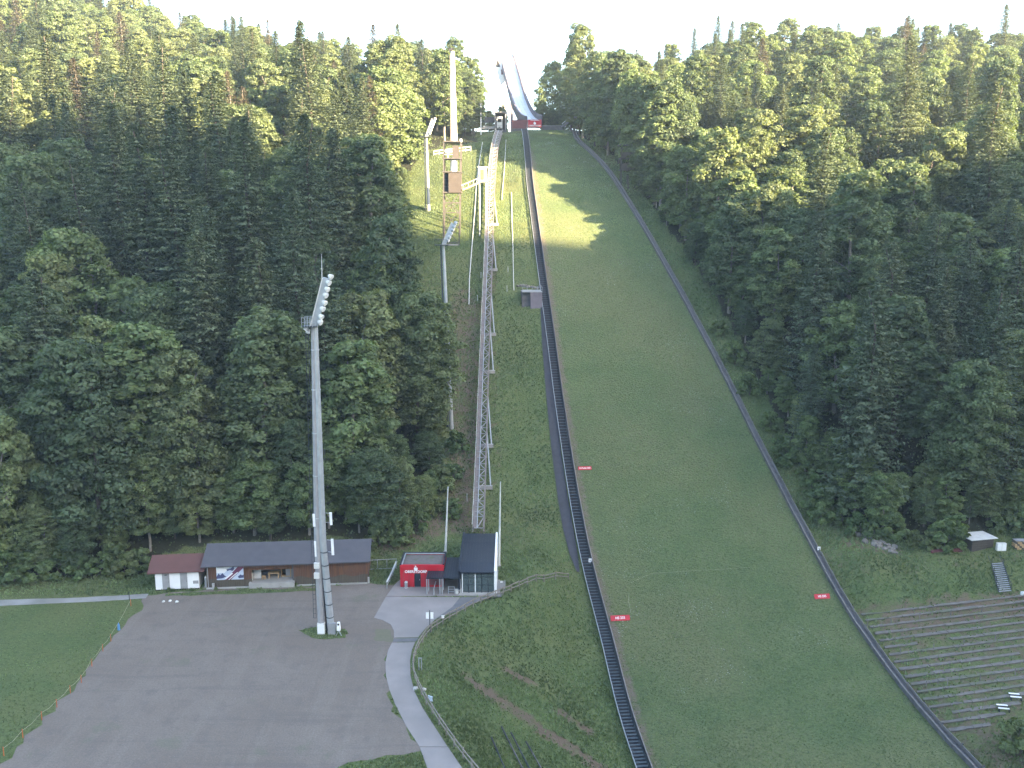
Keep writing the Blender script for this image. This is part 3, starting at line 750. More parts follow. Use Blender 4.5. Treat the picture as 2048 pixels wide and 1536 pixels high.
# shrubs along the feet of the woods
SH = [(30, 1162), (75, 1158), (120, 1150), (165, 1155), (205, 1150), (250, 1152), (280, 1142), (60, 1140), (140, 1138), (230, 1138), (775, 1082), (800, 1092), (755, 1092), (835, 1062), (862, 1030), (880, 985),
      (905, 960), (915, 905), (895, 760), (900, 700), (1610, 960), (1625, 990), (1655, 1018), (1640, 1045), (1690, 1052), (1720, 1070), (1745, 1075), (1785, 1078), (1830, 1095), (1860, 1098), (1890, 1098), (1915, 1096),
      (1870, 1085), (1905, 1082), (1540, 860), (1560, 905), (1575, 930), (1500, 790), (1470, 730), (1440, 670), (1990, 1068), (2030, 1062), (2045, 1075), (1600, 925), (1630, 1030), (905, 1035), (2040, 1512)]
for i, (x, y) in enumerate(SH):
    p = gnd(x, y); left = x < 1000
    wh = 'left wood edge near the footpath' if x < 300 else 'wood edge above the red ticket house' if x < 1000 else 'wood edge beside the small right hut' if x > 1800 else 'right wood edge above the slope rail'
    plant('shrub', i, p.x, p.y, random.uniform(.8, 1.5), random.uniform(.9, 1.3), 'leafy green shrub at the ' + wh, 'shrub', 'shrubs at the ' + wh)
# saplings that close the wood's foot
ns_ = 0
for X, Y in zip(RS.uniform(-90, 110, 7000), RS.uniform(118, 235, 7000)):
    z = float(H(X, Y)); l, r = in_wood(np.array([X]), np.array([Y]), np.array([z])); x, y = proj(X, Y, z)
    if not (l[0] or r[0]) or x < -20 or x > 2080: continue
    low_ = float(np.interp(x, *(_lowl if l[0] else _lowr))); ed = (np.interp(y, *_fl) - x) if l[0] else (x - np.interp(y, *_fr))
    if low_ - y > 70 and ed > 45: continue
    if any((X - a) ** 2 + (Y - b) ** 2 < (7 if 290 < x < 760 else 12) for a, b in spots_s): continue
    spots_s.append((X, Y)); ns_ += 1
    wh = ('foot of the left wood behind the footpath' if x < 290 else 'slope behind hut and barn' if x < 760 else 'wood edge along the lift') if l[0] else ('wood edge above the terrace bank' if y > 900 else 'wood edge right of the landing slope')
    plant('maple_tree' if random.random() < .55 else 'beech_tree', random.randrange(20), X, Y, random.uniform(.26, .5) * (1.3 if 290 < x < 760 else 1.0), random.uniform(1.1, 1.6), 'young leafy sapling at the ' + wh, 'tree', 'saplings at the ' + wh)
print('SAPLINGS', ns_)
# grass: tufts spread over the open slopes, denser near the camera
def tufts(X, Y, Zg, size, name, m, tone):
    n = len(X); a = RS.rand(n) * 6.283; sz = size * RS.uniform(  .6, 1.4, n)
    P = np.stack([X, Y, Zg], 1); V = []
    for k in range(2):
        t = a + k * 1.7; d = np.stack([np.cos(t), np.sin(t), np.zeros(n)], 1) * sz[:, None] * .55
        up = np.stack([RS.randn(n) * .35, RS.randn(n) * .35 - .15, np.ones(n)], 1) * sz[:, None] * RS.uniform(.7, 1.2, (n, 1))
        V.append(np.stack([P - d - [0, 0, .05], P + d - [0, 0, .05], P + up + d * RS.uniform(-.8, .8, (n, 1))], 1))
    return soup(name, np.concatenate(V), 3, m, np.concatenate([tone, tone]))
def vnoise(x, y, s, seed):
    rs = np.random.RandomState(seed); g_ = rs.rand(64, 64); x, y = x / s, y / s
    i, j = np.floor(x).astype(int), np.floor(y).astype(int); a, b = x - i, y - j; a, b = a * a * (3 - 2 * a), b * b * (3 - 2 * b)
    return (g_[j % 64, i % 64] * (1 - a) + g_[j % 64, (i + 1) % 64] * a) * (1 - b) + (g_[(j + 1) % 64, i % 64] * (1 - a) + g_[(j + 1) % 64, (i + 1) % 64] * a) * b
# mown slope
n_ = 110000
s_ = 215 * RS.rand(n_) ** 0.8; t_ = RS.rand(n_); t_ = tL(s_) + .5 + (tR(s_) - tL(s_) - .9) * t_
X_, Y_ = xy(s_, t_); dens = 0.35 + 0.8 * vnoise(X_, Y_, 5.0, 3) * (0.5 + vnoise(X_, Y_, 1.6, 4)); keep = RS.rand(n_) < dens
X_, Y_, s_ = X_[keep], Y_[keep], s_[keep]
tag(link(bpy.data.objects.new('slope_grass', tufts(X_, Y_, F(s_), .12, 'slope_grass', 'tuft', np.clip(.3 + .5 * vnoise(X_, Y_, 3.0, 5) + .25 * RS.rand(len(X_)), 0, 1)))), kind='stuff')
# rough meadow on the banks, strip and edges
n_ = 520000
X_ = RS.uniform(-95, 110, n_); Y_ = 70 + 215 * RS.rand(n_) ** 1.5; Z_ = H(X_, Y_); x_, y_ = proj(X_, Y_, Z_)
s_, t_ = st(X_, Y_)
l_, r_ = in_wood(X_, Y_, Z_)
SHEETS = [o for o in sc.objects if o.name.split('.')[0] in ('parking_lot', 'path', 'paving', 'yard', 'footpath')]
bad = np.zeros(n_, bool)
for o in SHEETS:
    poly = [v.co for v in o.data.vertices]; poly = poly[:len(poly) // 2] if o.name.split('.')[0] in ('paving', 'footpath') and len(o.data.polygons) > 1 else poly
    bad |= poly_dist(X_, Y_, poly) < .1
terr = [gnd(*p) for p in ((1706, 1226), (2100, 1180), (2100, 1420), (1990, 1470), (1940, 1500))]
keep = (x_ > -30) & (x_ < 2080) & (y_ < 1580) & (y_ > 230) & ~(((t_ > tL(s_) - 1.7) & (t_ < tR(s_) + .6))) & ~bad & ~((poly_dist(X_, Y_, terr) < .1) & (RS.rand(n_) < .72))
keep &= ~((l_ | r_) & (RS.rand(n_) < .85))
lawn = (x_ < 300) & (y_ > 1195)
keep &= ~(lawn & (RS.rand(n_) < .6))
keep &= RS.rand(n_) < (0.25 + 0.9 * vnoise(X_, Y_, 3.5, 8)) * np.clip(1.15 - 1.0 * np.interp(np.arange(1), [0], [0]), 0, 1.2)
keep &= poly_dist(X_, Y_, TRK_A + TRK_B[::-1]) > .25
dline = np.min([line_dist(X_, Y_, L_) for L_ in DIRT_LINES], axis=0); keep &= (dline > .6) | (RS.rand(n_) < .25)
X_, Y_, Z_, x_, y_ = X_[keep], Y_[keep], Z_[keep], x_[keep], y_[keep]
big = np.where((x_ < 310) & (y_ > 1190),   .12, .24) * (0.7 + .6 * vnoise(X_, Y_, 6, 9))
NT = len(X_)
tag(link(bpy.data.objects.new('meadow_grass', tufts(X_, Y_, Z_, big, 'meadow_grass', 'tuft', np.clip(.15 + .55 * vnoise(X_, Y_, 4.0, 6) + .3 * RS.rand(NT), 0, 1)))), kind='stuff')
# white flower heads in drifts on the mown slope
n_ = 26000
s_ = 20 + 170 * RS.rand(n_); t_ = RS.rand(n_); t_ = tL(s_) + 1 + (tR(s_) - tL(s_) - 2) * t_; X_, Y_ = xy(s_, t_)
v_ = vnoise(X_, Y_, 7.0, 12) * vnoise(X_, Y_, 2.2, 13); keep = v_ > .38 + .25 * RS.rand(n_)
X_, Y_, s_ = X_[keep], Y_[keep], s_[keep]; n_ = len(X_)
P_ = np.stack([X_, Y_, F(s_) + .18], 1)
tag(link(bpy.data.objects.new('clover_flowers', soup('clover_flowers', leaves(P_, unit(RS.randn(n_, 3) * .4 + [0, -.4, 1]), RS.uniform(.02, .065, n_), RS.uniform(.02, .06, n_), RS), 4, 'offwhite'))), kind='stuff')
print('TREES', nt_, PROTO_COUNT, 'tufts', NT)

# ------------------------------------------------------------------ stairway and boards along the landing slope
def hp(s, t, dz=0.0):
    X, Y = xy(s, t); return Vector((X, Y, float(F(s)) + dz))
stw = thing('slope_stairway', hp(150, tL(150) - .8), 'long dark steel stairway climbing the left edge of the landing slope', 'stairway')
SW = 1.35
far = MB(); ss = 2.0; ntr = 0
while ss < 214:
    a, b = hp(ss, tL(ss) - .22, .30), hp(ss, tL(ss) - .22 - SW, .30)
    if ss > 40: piece('tread', 'tread', stw, a, b, .34, .05); ntr += 1
    else: far.bar(a, b, .34, .05)
    ss += .62
tag(far.build('upper_treads', 'tread', stw), kind='stuff')
Sx = np.arange(1, 216, 3.0)
for off, nm in ((-.16, 'stringer'), (-.28 - SW, 'stringer')):
    mb = MB()
    for a, b in zip(Sx[:-1], Sx[1:]): mb.bar(hp(a, tL(a) + off, .30), hp(b, tL(b) + off, .30), .07, .26)
    mb.build(nm, 'galv' if off < -1 else 'steel', stw)
mb = MB()
for a, b in zip(Sx[:-1], Sx[1:]): mb.bar(hp(a, tL(a) - .8, -.05), hp(b, tL(b) - .8, -.05), SW + .2, .06)
mb.build('dark_bed', 'rubber', stw)
bd = thing('slope_side_board', hp(150, tL(150)), 'dark low board wall with pale top edge between stairway and landing slope', 'side board')
for a in np.arange(0, 216, 4.0):
    b = a + 3.96
    piece('board', 'darkwood', bd, hp(a, tL(a) + .02, .35), hp(b, tL(b) + .02, .35), .06, .75)
    piece('cap_rail', 'greywood', bd, hp(a, tL(a) + .03, .76), hp(b, tL(b) + .03, .76), .14, .06)
br = thing('slope_rail_wall', hp(150, tR(150)), 'double weathered board wall along the right edge of the landing slope', 'side board')
gut = MB(); GS = np.arange(0, 226, 3.0)
for a, b in zip(GS[:-1], GS[1:]): gut.bar(hp(a, tR(a) + .52, .02), hp(b, tR(b) + .52, .02), .9, .08)
gut.build('gutter', 'darkwood', br)
for i, a in enumerate(np.arange(0, 224, 4.0)):
    b = a + 3.94; j1, j2, j3 = (random.uniform(-.06, .06) for _ in range(3))
    piece('inner_board', 'darkwood', br, hp(a, tR(a) + .03, .30 + j1), hp(b, tR(b) + .03 + j3, .30 + j2), .06, .68)
    piece('cap_rail', 'greywood', br, hp(a, tR(a) + .05, .67 + j1), hp(b, tR(b) + .05 + j3, .67 + j2), .17, .06)
    piece('outer_board', 'greywood', br, hp(a, tR(a) + 1.0 + j2, .34 + j3), hp(b, tR(b) + 1.0, .34 + j1), .07, .62)
    piece('post', 'darkwood', br, hp(a + .2, tR(a) + 1.08, -.5), hp(a + .2, tR(a) + 1.08, .82), .11)
# dark service strip left of the stairs
A, B = TRK_A, TRK_B
tag(MB().strip(A, B).build('service_track', 'rubber'), kind='structure')
# distance boards lying on the slope
def slope_sign(x, y, w, h, txt, label):
    p = hillhit(x, y) + Z * .12; s_, t_ = st(p.x, p.y)
    ex = RX.copy(); dn = hp(s_ + 1, 0) - hp(s_ - 1, 0); dn.normalize(); up = (-dn * .8 + Z * .9).normalized(); nrm = ex.cross(up)
    t = thing('distance_board', p, label, 'sign', 'red distance boards on the slope')
    MB().cbox(p + up * h * .5, ex * w, up * h, nrm * .06).build('panel', 'redcloth', t)
    text_mesh(txt, h * .62, p + up * h * .5 + nrm * .036, ex, up, 'white', 'lettering', t, .004)
    MB().bar(p - ex * w * .38 - Z * .3, p - ex * w * .38 + up * h * .4 - nrm * .06, .06).build('peg', 'greywood', t)
    MB().bar(p + ex * w * .38 - Z * .3, p + ex * w * .38 + up * h * .4 - nrm * .06, .06).build('peg', 'greywood', t)
slope_sign(1241, 1243, 2.8, .78, 'HS 235', 'larger red board with white HS 235 near the foot of the stairway')
slope_sign(1645, 1199, 2.4, .72, 'HS 235', 'red board with white HS 235 beside the right rail wall')
slope_sign(1170, 941, 2.35, .62, 'K-Punkt 200', 'upper red board with white K-Punkt lettering beside the stairway')
for (x, y, lab) in ((1180, 1132, 'small white number plate on the board beside the stairway'), (1637, 1108, 'small white number plate on a short post beside the right rail')):
    p = gnd(x, y); t = thing('number_plate', p, lab, 'sign')
    MB().bar(p - Z * .3, p + Z * .75, .06).build('post', 'galv', t)
    MB().cbox(p + Z * .95 + Vector((0, -.05, 0)), (.48, 0, 0), (0, .03, 0), (0, 0, .62)).build('plate', 'white', t)
    MB().cbox(p + Z * .98 + Vector((0, -.072, 0)), (.2, 0, 0), (0, .01, 0), (0, 0, .2)).build('mark', 'grey', t)
def wire(name, px, r, m, label, cat, dz=.1, hill=False):
    P = [(hillhit(x, y) if hill else gnd(x, y)) + Z * dz for (x, y) in px]
    return tag(MB().path(P, r, 5).build(name, m, None, P[0]), label, cat)
wire('marker_rope', [(1262, 1167), (1280, 1158), (1305, 1148), (1340, 1146), (1400, 1142), (1440, 1140), (1500, 1136)], .016, 'tape', 'thin pale rope lying across the landing slope', 'rope', .12, True)
wire('marker_rope', [(1258, 1188), (1257, 1205), (1262, 1228)], .02, 'tape', 'short pale rope end above the larger red board', 'rope', .12, True)

# ------------------------------------------------------------------ inclined lift: truss track, supports, stations
TR = [(957, 1056), (963, 900), (967, 780), (972, 650), (977, 520), (980, 430), (984, 350), (988, 306), (993, 278), (999, 260)]
tp = []
for (x, y) in TR:
    g_ = gnd(x, y + 16); tp.append(at(x, y, g_.y - 1.2))
tp = [Vector(p) for p in tp]
def resample(P, step):
    out = [P[0].copy()]; acc = 0.0
    cum = [0.0]
    for a, b in zip(P[:-1], P[1:]): cum.append(cum[-1] + (b - a).length)
    n = int(cum[-1] / step); arr = np.array([[*p] for p in P])
    d = np.linspace(0, cum[-1], n + 1)
    Q = np.stack([np.interp(d, cum, arr[:, i]) for i in range(3)], 1)
    k = np.ones(9) / 9; Qp = np.pad(Q, ((4, 4), (0, 0)), mode='edge'); Qs = np.stack([np.convolve(Qp[:, i], k, 'valid') for i in range(3)], 1)
    Qs[0], Qs[-1] = Q[0], Q[-1]
    return [Vector(q) for q in Qs]
tk = resample(tp, 1.55)
lift = thing('lift_track', onland(tk[0].x, tk[0].y), 'long grey steel truss track of the inclined lift running up the hill', 'lift track')
HW = .82
def side(i):
    d = tk[min(i + 1, len(tk) - 1)] - tk[max(i - 1, 0)]; return d.cross(Z).normalized(), d.normalized()
Ls, Rs, Lb, Rb = [], [], [], []
for i, p in enumerate(tk):
    sd, d = side(i); u = sd.cross(d); w = HW * (1.0 if i < len(tk) * .9 else 1.0)
    Ls.append(p - sd * w); Rs.append(p + sd * w); Lb.append(p - sd * w - u * .85); Rb.append(p + sd * w - u * .85)
for pts, nm, m, w in ((Ls, 'rail', 'rust', .2), (Rs, 'rail', 'rust', .22), (Lb, 'lower_chord', 'rust', .15), (Rb, 'lower_chord', 'rust', .22)):
    mb = MB()
    for a, b in zip(pts[:-1], pts[1:]): mb.bar(a, b, w, w)
    mb.build(nm, m, lift)
mid = [a.lerp(b, .36) for a, b in zip(Ls, Rs)]
mb = MB()
for i in range(len(mid) - 1): mb.quad(Ls[i] - Z * .1, mid[i] - Z * .1, mid[i + 1] - Z * .1, Ls[i + 1] - Z * .1)
mb.build('walkway_deck', 'rust', lift)
mb = MB()
for a, b in zip(mid[:-1], mid[1:]): mb.bar(a, b, .12, .12)
mb.build('guide_rail', 'galv', lift)
for i in range(len(tk) - 1):
    a, b = (mid[i], Rs[i + 1]) if i % 2 == 0 else (Rs[i], mid[i + 1])
    piece('brace', 'grey', lift, a, b, .11)
    piece('cross_tie', 'grey', lift, Ls[i], Rs[i], .12)
    if i < 90: piece('side_brace', 'rust', lift, Rs[i] if i % 2 else Rb[i], Rb[i + 1] if i % 2 else Rs[i + 1], .09)
for i in range(0, 90, 1):
    piece('side_brace', 'rust', lift, Ls[i] if i % 2 else Lb[i], Lb[i + 1] if i % 2 else Ls[i + 1], .09)
mb = MB()
hr = [p - side(i)[0] * .18 + Z * .55 for i, p in enumerate(Ls)]
for i in range(len(hr) - 1): mb.bar(hr[i], hr[i + 1], .06)
for i in range(0, len(hr), 2): mb.bar(hr[i], Lb[i] - side(i)[0] * .18, .05)
mb.build('walkway_handrail', 'offwhite', lift)
for (y, x) in ((945, 968), (865, 970), (718, 975), (650, 976), (520, 984), (430, 984)):
    i = int(np.argmin([abs(proj(*p)[1] - y) for p in tk])); p = tk[i]; sd, d = side(i); g_ = onland(p.x, p.y)
    sp = MB(); top = p - Z * 1.2
    hgt = max(.3, (top - g_).z)
    b0, b1 = onland(*(p - sd * 1.0).xy), onland(*(p + sd * 2.0).xy); zz = (b0.z + b1.z) / 2 + .3
    b0.z = b1.z = zz
    cb = MB().bar(b0, b1, .6, .6).build('footing_beam', 'conc', lift)
    MB().bar(b0 + sd * .5, Lb[i] + Z * .1, .22).build('support_leg', 'rust', lift)
    j = min(i + 7, len(tk) - 1)
    MB().bar(b1 - sd * .3, Rb[j], .2).build('support_prop', 'galv', lift)
# valley station
q0, q1 = onz(924, 1189), onz(990, 1189)
e, n = fr(q0, q1); W = (q1 - q0).length; Y0 = q0.y
val = thing('lift_valley_station', q0, 'dark metal lift station with stepped seam roof and glass front', 'lift station')
prof = [(0.0, 1147), (2.6, 1127), (9.5, 1086), (13.0, 1069)]
pz = [(d, at(957, y, Y0 + d).z) for d, y in prof]
roof = MB(); seams = MB()
for (d0, z0), (d1, z1) in zip(pz[:-1], pz[1:]):
    a = q0 + n * d0 - e * .25; b = q0 + n * d1 - e * .25; a = Vector((a.x, a.y, z0)); b = Vector((b.x, b.y, z1))
    nr = e.cross(b - a).normalized(); nr = nr if nr.z > 0 else -nr
    roof.obox(a, e * (W + .1), b - a, nr * .16)
    k = 0
    while k < 11:
        o = a + e * (.15 + k * (W - .2) / 10) + nr * .16; seams.obox(o, e * .05, b - a, nr * .06); k += 1
roof.build('roof', 'anth', val); seams.build('roof_seams', 'anth', val)
for off, th, m in ((-.5, .26, 'anth'), (W - .1, .30, 'white')):
    P = [q0 + e * off] + [Vector((*(q0 + e * off + n * d).xy, z + .35)) for d, z in pz] + [q0 + e * off + n * 13]
    MB().prism(P, e * th).build('side_wall', m, val)
MB().obox(q0 + n * 12.6, e * W, n * .2, Z * (pz[-1][1] - .3)).build('back_wall', 'grey', val)
MB().obox(q0 - e * .4 - n * .5 + Z * .06, e * (W + .7), n * 12.5, Z * .16).build('plinth', 'conc', val)
MB().obox(q0 + n * 5 + Z * .24, e * W, n * 7, Z * 1.3).build('platform', 'grey', val)
zf = pz[0][1]
for k in range(6):
    MB().obox(q0 + e * (k * (W - .12) / 5) + n * .15 + Z * .2, e * .12, n * .12, Z * (zf - .2)).build('mullion', 'white' if k in (0, 2, 5) else 'steel', val)
for z_ in (.3, 1.3, 2.45): MB().obox(q0 + n * .16 + Z * z_, e * W, n * .08, Z * .08).build('transom', 'steel', val)
for k in range(5): MB().obox(q0 + e * (.1 + k * (W - .12) / 5) + n * .2 + Z * .3, e * ((W - .4) / 5), n * .02, Z * (zf - .5)).build('pane', 'glass', val)
for k in range(3): MB().bar(q0 + e * (.6 + k * 1.5) + n * (2.5 + k) + Z * .2, q0 + e * (1.6 + k * 1.5) + n * (2.5 + k) + Z * 1.3, .1).build('barrier_bar', 'galv', val)
# ticket house
r0, r1 = onz(801, 1174.5), onz(888, 1174.5)
e, n = fr(r0, r1); W = (r1 - r0).length; zt = at(801, 1130, r0.y).z; D = max(4.0, onz(813, 1106, zt).y - r0.y)
th = thing('ticket_house', r0, 'small red flat-roofed ticket house with white lettering', 'kiosk')
dw0, dw1, dh = .32 * W, .47 * W, 2.05
wl = MB().obox(r0, e * dw0, n * .25, Z * zt).obox(r0 + e * dw1, e * (W - dw1), n * .25, Z * zt).obox(r0 + e * dw0 + Z * dh, e * (dw1 - dw0), n * .25, Z * (zt - dh))
wl.obox(r0 + n * .25, e * .25, n * (D - .5), Z * zt).obox(r0 + e * (W - .25) + n * .25, e * .25, n * (D - .5), Z * zt).obox(r0 + n * (D - .25), e * W, n * .25, Z * zt)
wl.build('wall', 'red', th)
for k in (.07, .2, .56, .66, .85): MB().obox(r0 + e * (k * W) - n * .035, e * .04, n * .03, Z * (zt - .45)).build('panel_joint', 'maroon', th)
MB().obox(r0 - n * .07 + Z * (zt - .5), e * W, n * .06, Z * .48).build('fascia', 'red', th)
MB().obox(r0 + e * (W * .68) - n * .02 + Z * .35, e * (W * .26), n * .015, Z * .9).build('lower_panel', 'maroon', th)
rf = MB().obox(r0 + e * .25 + n * .25 + Z * (zt - .25), e * (W - .5), n * (D - .5), Z * .08).build('flat_roof', 'roofflat', th)
MB().obox(r0 + n * (D - .42) + Z * (zt - .02) + e * .2, e * (W - .4), n * .18, Z * .12).obox(r0 + e * .2 + n * .1 + Z * (zt - .02), e * .16, n * (D - .5), Z * .12).build('gutter_strip', 'galv', rf)
MB().obox(r0 + n * (D - .23) + Z * zt, e * W, n * .3, Z * .14).obox(r0 - e * .08 + n * .0 + Z * zt, e * .26, n * D, Z * .14).obox(r0 + e * (W - .18) + Z * zt, e * .26, n * D, Z * .14).build('parapet', 'anth', rf)
dr = MB().obox(r0 + e * (dw0 + .03) + n * .08, e * (dw1 - dw0 - .06), n * .08, Z * (dh - .03)).build('door', 'anth', th)
MB().obox(r0 + e * (dw1 - .2) + n * .02 + Z * 1.0, e * .06, n * .06, Z * .2).build('handle', 'galv', dr)
lx = r0 + e * (W * .36)
text_mesh('OBERSTDORF', .50, lx - n * .05 + Z * (zt - .98), e, Z, 'white', 'lettering', th, .02)
eb = lx - n * .075 + Z * (zt - .46); em = MB()
em.prism([eb + e * a + Z * b for a, b in ((-.24, -.22), (-.14, -.30), (.14, -.30), (.24, -.22), (.26, .02), (.2, .12), (.05, .1), (-.06, .18), (-.2, .12), (-.26, .02))], n * .03)
em.prism([eb + e * a + Z * b for a, b in ((-.16, .2), (0.02, .16), (.10, .24), (-.02, .42))], n * .03)
em.build('emblem', 'white', th)
MB().prism([eb - n * .012 + e * a + Z * b for a, b in ((-.16, .16), (-.05, .10), (-.02, .2), (-.10, .26))], n * .01).build('emblem_mark', 'red', th)
bn = thing('litter_bin', onz(812.5, 1176), 'slim grey-green litter bin beside the red ticket house door', 'bin')
bp_ = onz(812.5, 1176); MB().tube(bp_ + Z * .06, bp_ + Z * .85, .22, .24, 10).build('body', 'grey', bn); MB().tube(bp_ + Z * .85, bp_ + Z * 1.0, .26, .16, 10).build('lid', 'galv', bn); MB().tube(bp_ + Z * .02, bp_ + Z * .08, .26, .26, 10).build('foot', 'white', bn)
# canopies between ticket house and station
def canopy(name, xl, xr, yb, yf, depth, posts, label):
    a, b = onz(xl, 1189), onz(xr, 1189); e, n = fr(a, b); zf_ = at(xl, yf, a.y).z; zb = at(xl + 4, yb, a.y + depth).z
    t = thing(name, a, label, 'canopy')
    A_ = Vector((a.x, a.y, zf_)); Bv = n * depth + Z * (zb - zf_); w = (b - a).length
    MB().obox(A_, e * w, Bv, Z * .16).build('roof', 'anth', t)
    s_ = MB()
    for k in range(8): s_.obox(A_ + Z * .16 + e * (k * w / 7.2), e * .05, Bv, Z * .05)
    s_.build('roof_seams', 'anth', t)
    for x, y in posts:
        p = onz(x, y); MB().bar(p, Vector((p.x, p.y, zf_ + (p.y - a.y) / depth * (zb - zf_))), .13).build('post', 'galv', t)
    return t
canopy('entrance_canopy', 887, 923, 1117, 1158, 6.5, ((884.5, 1189), (921, 1188), (887, 1180)), 'larger dark sloped canopy joined to the lift station')
canopy('side_canopy', 853, 886, 1138, 1158, 3.6, ((854, 1189), (857.5, 1183), (880, 1189)), 'smaller dark sloped canopy in front of the red ticket house')
gt = thing('queue_gate', onz(903, 1187), 'pale tubular queue gate under the dark canopy', 'gate')
for a, b in (((897, 1188), (897, 1175)), ((909, 1188), (909, 1175))):
    p = onz(*a); MB().bar(p, p + Z * 1.1, .08).build('gate_post', 'galv', gt)
for z_ in (.35, .7, 1.05): MB().bar(onz(897, 1188) + Z * z_, onz(909, 1188) + Z * z_, .06).build('gate_bar', 'galv', gt)
tag(MB().obox(onz(911, 1189), (.75, 0, 0), (0, .5, 0), (0, 0, .62)).obox(onz(911, 1189) + Vector((-.04, -.04, .62)), (.83, 0, 0), (0, .58, 0), (0, 0, .06)).build('ticket_box', 'offwhite', None, onz(911, 1189)), 'low grey box beside the queue gate', 'box')
tag(MB().bar(onz(868, 1190), onz(868, 1190) + Z * .9, .12).bar(onz(868, 1190) + Z * .9, onz(872, 1183) + Z * 1.5, .08).build('ticket_reader', 'galv', None, onz(868, 1190)), 'slanted steel ticket reader under the smaller canopy', 'ticket reader')
# side rails of the plaza
pr = thing('ramp_railing', onz(776, 1177), 'pale ramp railing left of the red ticket house', 'railing')
pts = [onz(774, 1177), onz(780, 1165), onz(786, 1152), gnd(793, 1135)]
for a, b in zip(pts[:-1], pts[1:]): MB().bar(a + Z * .95, b + Z * .95, .22, .10).build('top_rail', 'offwhite', pr); MB().bar(a + Z * .45, b + Z * .45, .07).build('mid_rail', 'galv', pr)
for p in pts: MB().bar(p - Z * .2, p + Z * 1.0, .08).build('post', 'galv', pr)
wf = thing('wire_fence', gnd(740, 1142), 'low green wire fence between barn and ramp railing', 'fence')
fa, fb = gnd(736, 1140), gnd(793, 1137)
for z_ in (.1, 1.5): MB().bar(fa + Z * z_, fb + Z * z_, .07).build('rail', 'galv', wf)
for k in range(4): p = fa.lerp(fb, k / 3); p = onland(p.x, p.y); MB().bar(p - Z * .2, p + Z * 1.55, .07).build('post', 'galv', wf)
# flag poles by the station
for (x0, y0, x1, y1, lab) in ((890.5, 1104, 896, 975, 'tapered pale pole behind the red ticket house'), (998, 1132, 1001, 965, 'slim pale pole at the right wall of the lift station')):
    p = gnd(x0, y0) if y0 > 1110 else gnd(x0, y0); q = at(x1, y1, p.y)
    t = thing('slope_pole', p, lab, 'pole'); MB().tube(p - Z * .5, q, .19, .07, 8).build('shaft', 'offwhite', t); MB().tube(q, q + Z * .15, .1, .05, 8).build('cap', 'galv', t); MB().tube(p - Z * .4, p + Z * .15, .3, .3, 8).build('socket', 'conc', t)
# info stand by the station
p = onz(1003, 1180); t = thing('info_stand', p, 'grey notice stand at the right corner of the lift station', 'notice stand')
MB().cbox(p + Z * .75, (.9, 0, 0), (0, .08, 0), (0, 0, 1.2)).build('panel', 'grey', t); MB().cbox(p + Z * 1.2 + Vector((0, -.06, 0)), (.34, 0, 0), (0, .02, 0), (0, 0, .2)).build('notice', 'white', t)
for k in (-.5, .5): MB().bar(p + Vector((k, 0, 0)), p + Vector((k, 0, 1.5)), .06).build('leg', 'galv', t)
# top station with cabin
a, b = at(990, 258, 299), at(1012, 258, 299); zg = at(1000, 259, 299).z; zt_ = at(1000, 225, 299).z; W = (b - a).length; a.z = zg
ts = thing('lift_top_station', a, 'grey box-shaped lift top station with open front beside the inrun', 'lift station')
X1 = Vector((1, 0, 0)); Y1 = Vector((0, 1, 0))
MB().obox(a - X1 * .1, X1 * .25, Y1 * 5, Z * (zt_ - zg)).build('side_wall', 'grey', ts); MB().obox(a + X1 * (W - .25), X1 * .3, Y1 * 5, Z * (zt_ - zg)).build('side_wall', 'grey', ts)
MB().obox(a + Y1 * 4.7, X1 * W, Y1 * .3, Z * (zt_ - zg)).build('back_wall', 'steel', ts); MB().obox(a - X1 * .2 - Y1 * .2 + Z * (zt_ - zg), X1 * (W + .4), Y1 * 5.4, Z * .25).build('roof', 'grey', ts)
MB().obox(a + Z * -3.5 - Y1 * .2, X1 * W, Y1 * 5, Z * 3.4).build('base', 'darkwood', ts)
c = at(993.5, 256, 299.6); ch = at(994, 233, 299.6).z - c.z
cb = thing('lift_cabin', c, 'white lift cabin with dark window parked in the top station', 'lift cabin')
MB().obox(c, X1 * 1.8, Y1 * 2.4, Z * ch).build('body', 'offwhite', cb); MB().obox(c + X1 * .25 + Z * ch * .52 - Y1 * .03, X1 * 1.3, Y1 * .02, Z * ch * .32).build('window', 'dark', cb); MB().obox(c + X1 * .2 + Z * ch * .22 - Y1 * .04, X1 * 1.4, Y1 * .03, Z * .1).build('bumper', 'grey', cb); MB().obox(c + X1 * .6 + Z * .08 - Y1 * .04, X1 * .5, Y1 * .03, Z * .3).build('lamp', 'dark', cb)
# deck left of the top station
a = at(961, 258, 300); t = thing('viewing_deck', Vector((a.x, a.y, float(H(a.x, a.y)))), 'small grey deck on posts left of the lift top station', 'deck')
MB().obox(a, X1 * 4.6, Y1 * 3, Z * .8).build('fascia', 'grey', t); MB().obox(a + Z * 1.9, X1 * 4.4, Y1 * .08, Z * .1).build('rail', 'steel', t); MB().obox(a + Z * 2.4 + Y1 * 2.6, X1 * 4.6, Y1 * .2, Z * 1.6).build('rear_wall', 'darkwood', t)
for k in (0.1, 1.5, 3, 4.4): MB().bar(a + X1 * k + Z * .8, a + X1 * k + Z * 1.95, .08).build('baluster', 'steel', t)
for k in (.3, 2.6): MB().bar(a + X1 * k - Z * 6, a + X1 * k, .18).build('post', 'offwhite', t)
a = at(962, 286, 290); q = at(961.5, 208, 290); t = thing('lamp_post', onland(a.x, a.y), 'white post standing left of the lift top station', 'post')
MB().tube(onland(a.x, a.y) - Z * .4, q, .22, .12, 8).build('shaft', 'white', t); MB().cbox(q + Z * .1, (.9, 0, 0), (0, .4, 0), (0, 0, .2)).build('head', 'grey', t)

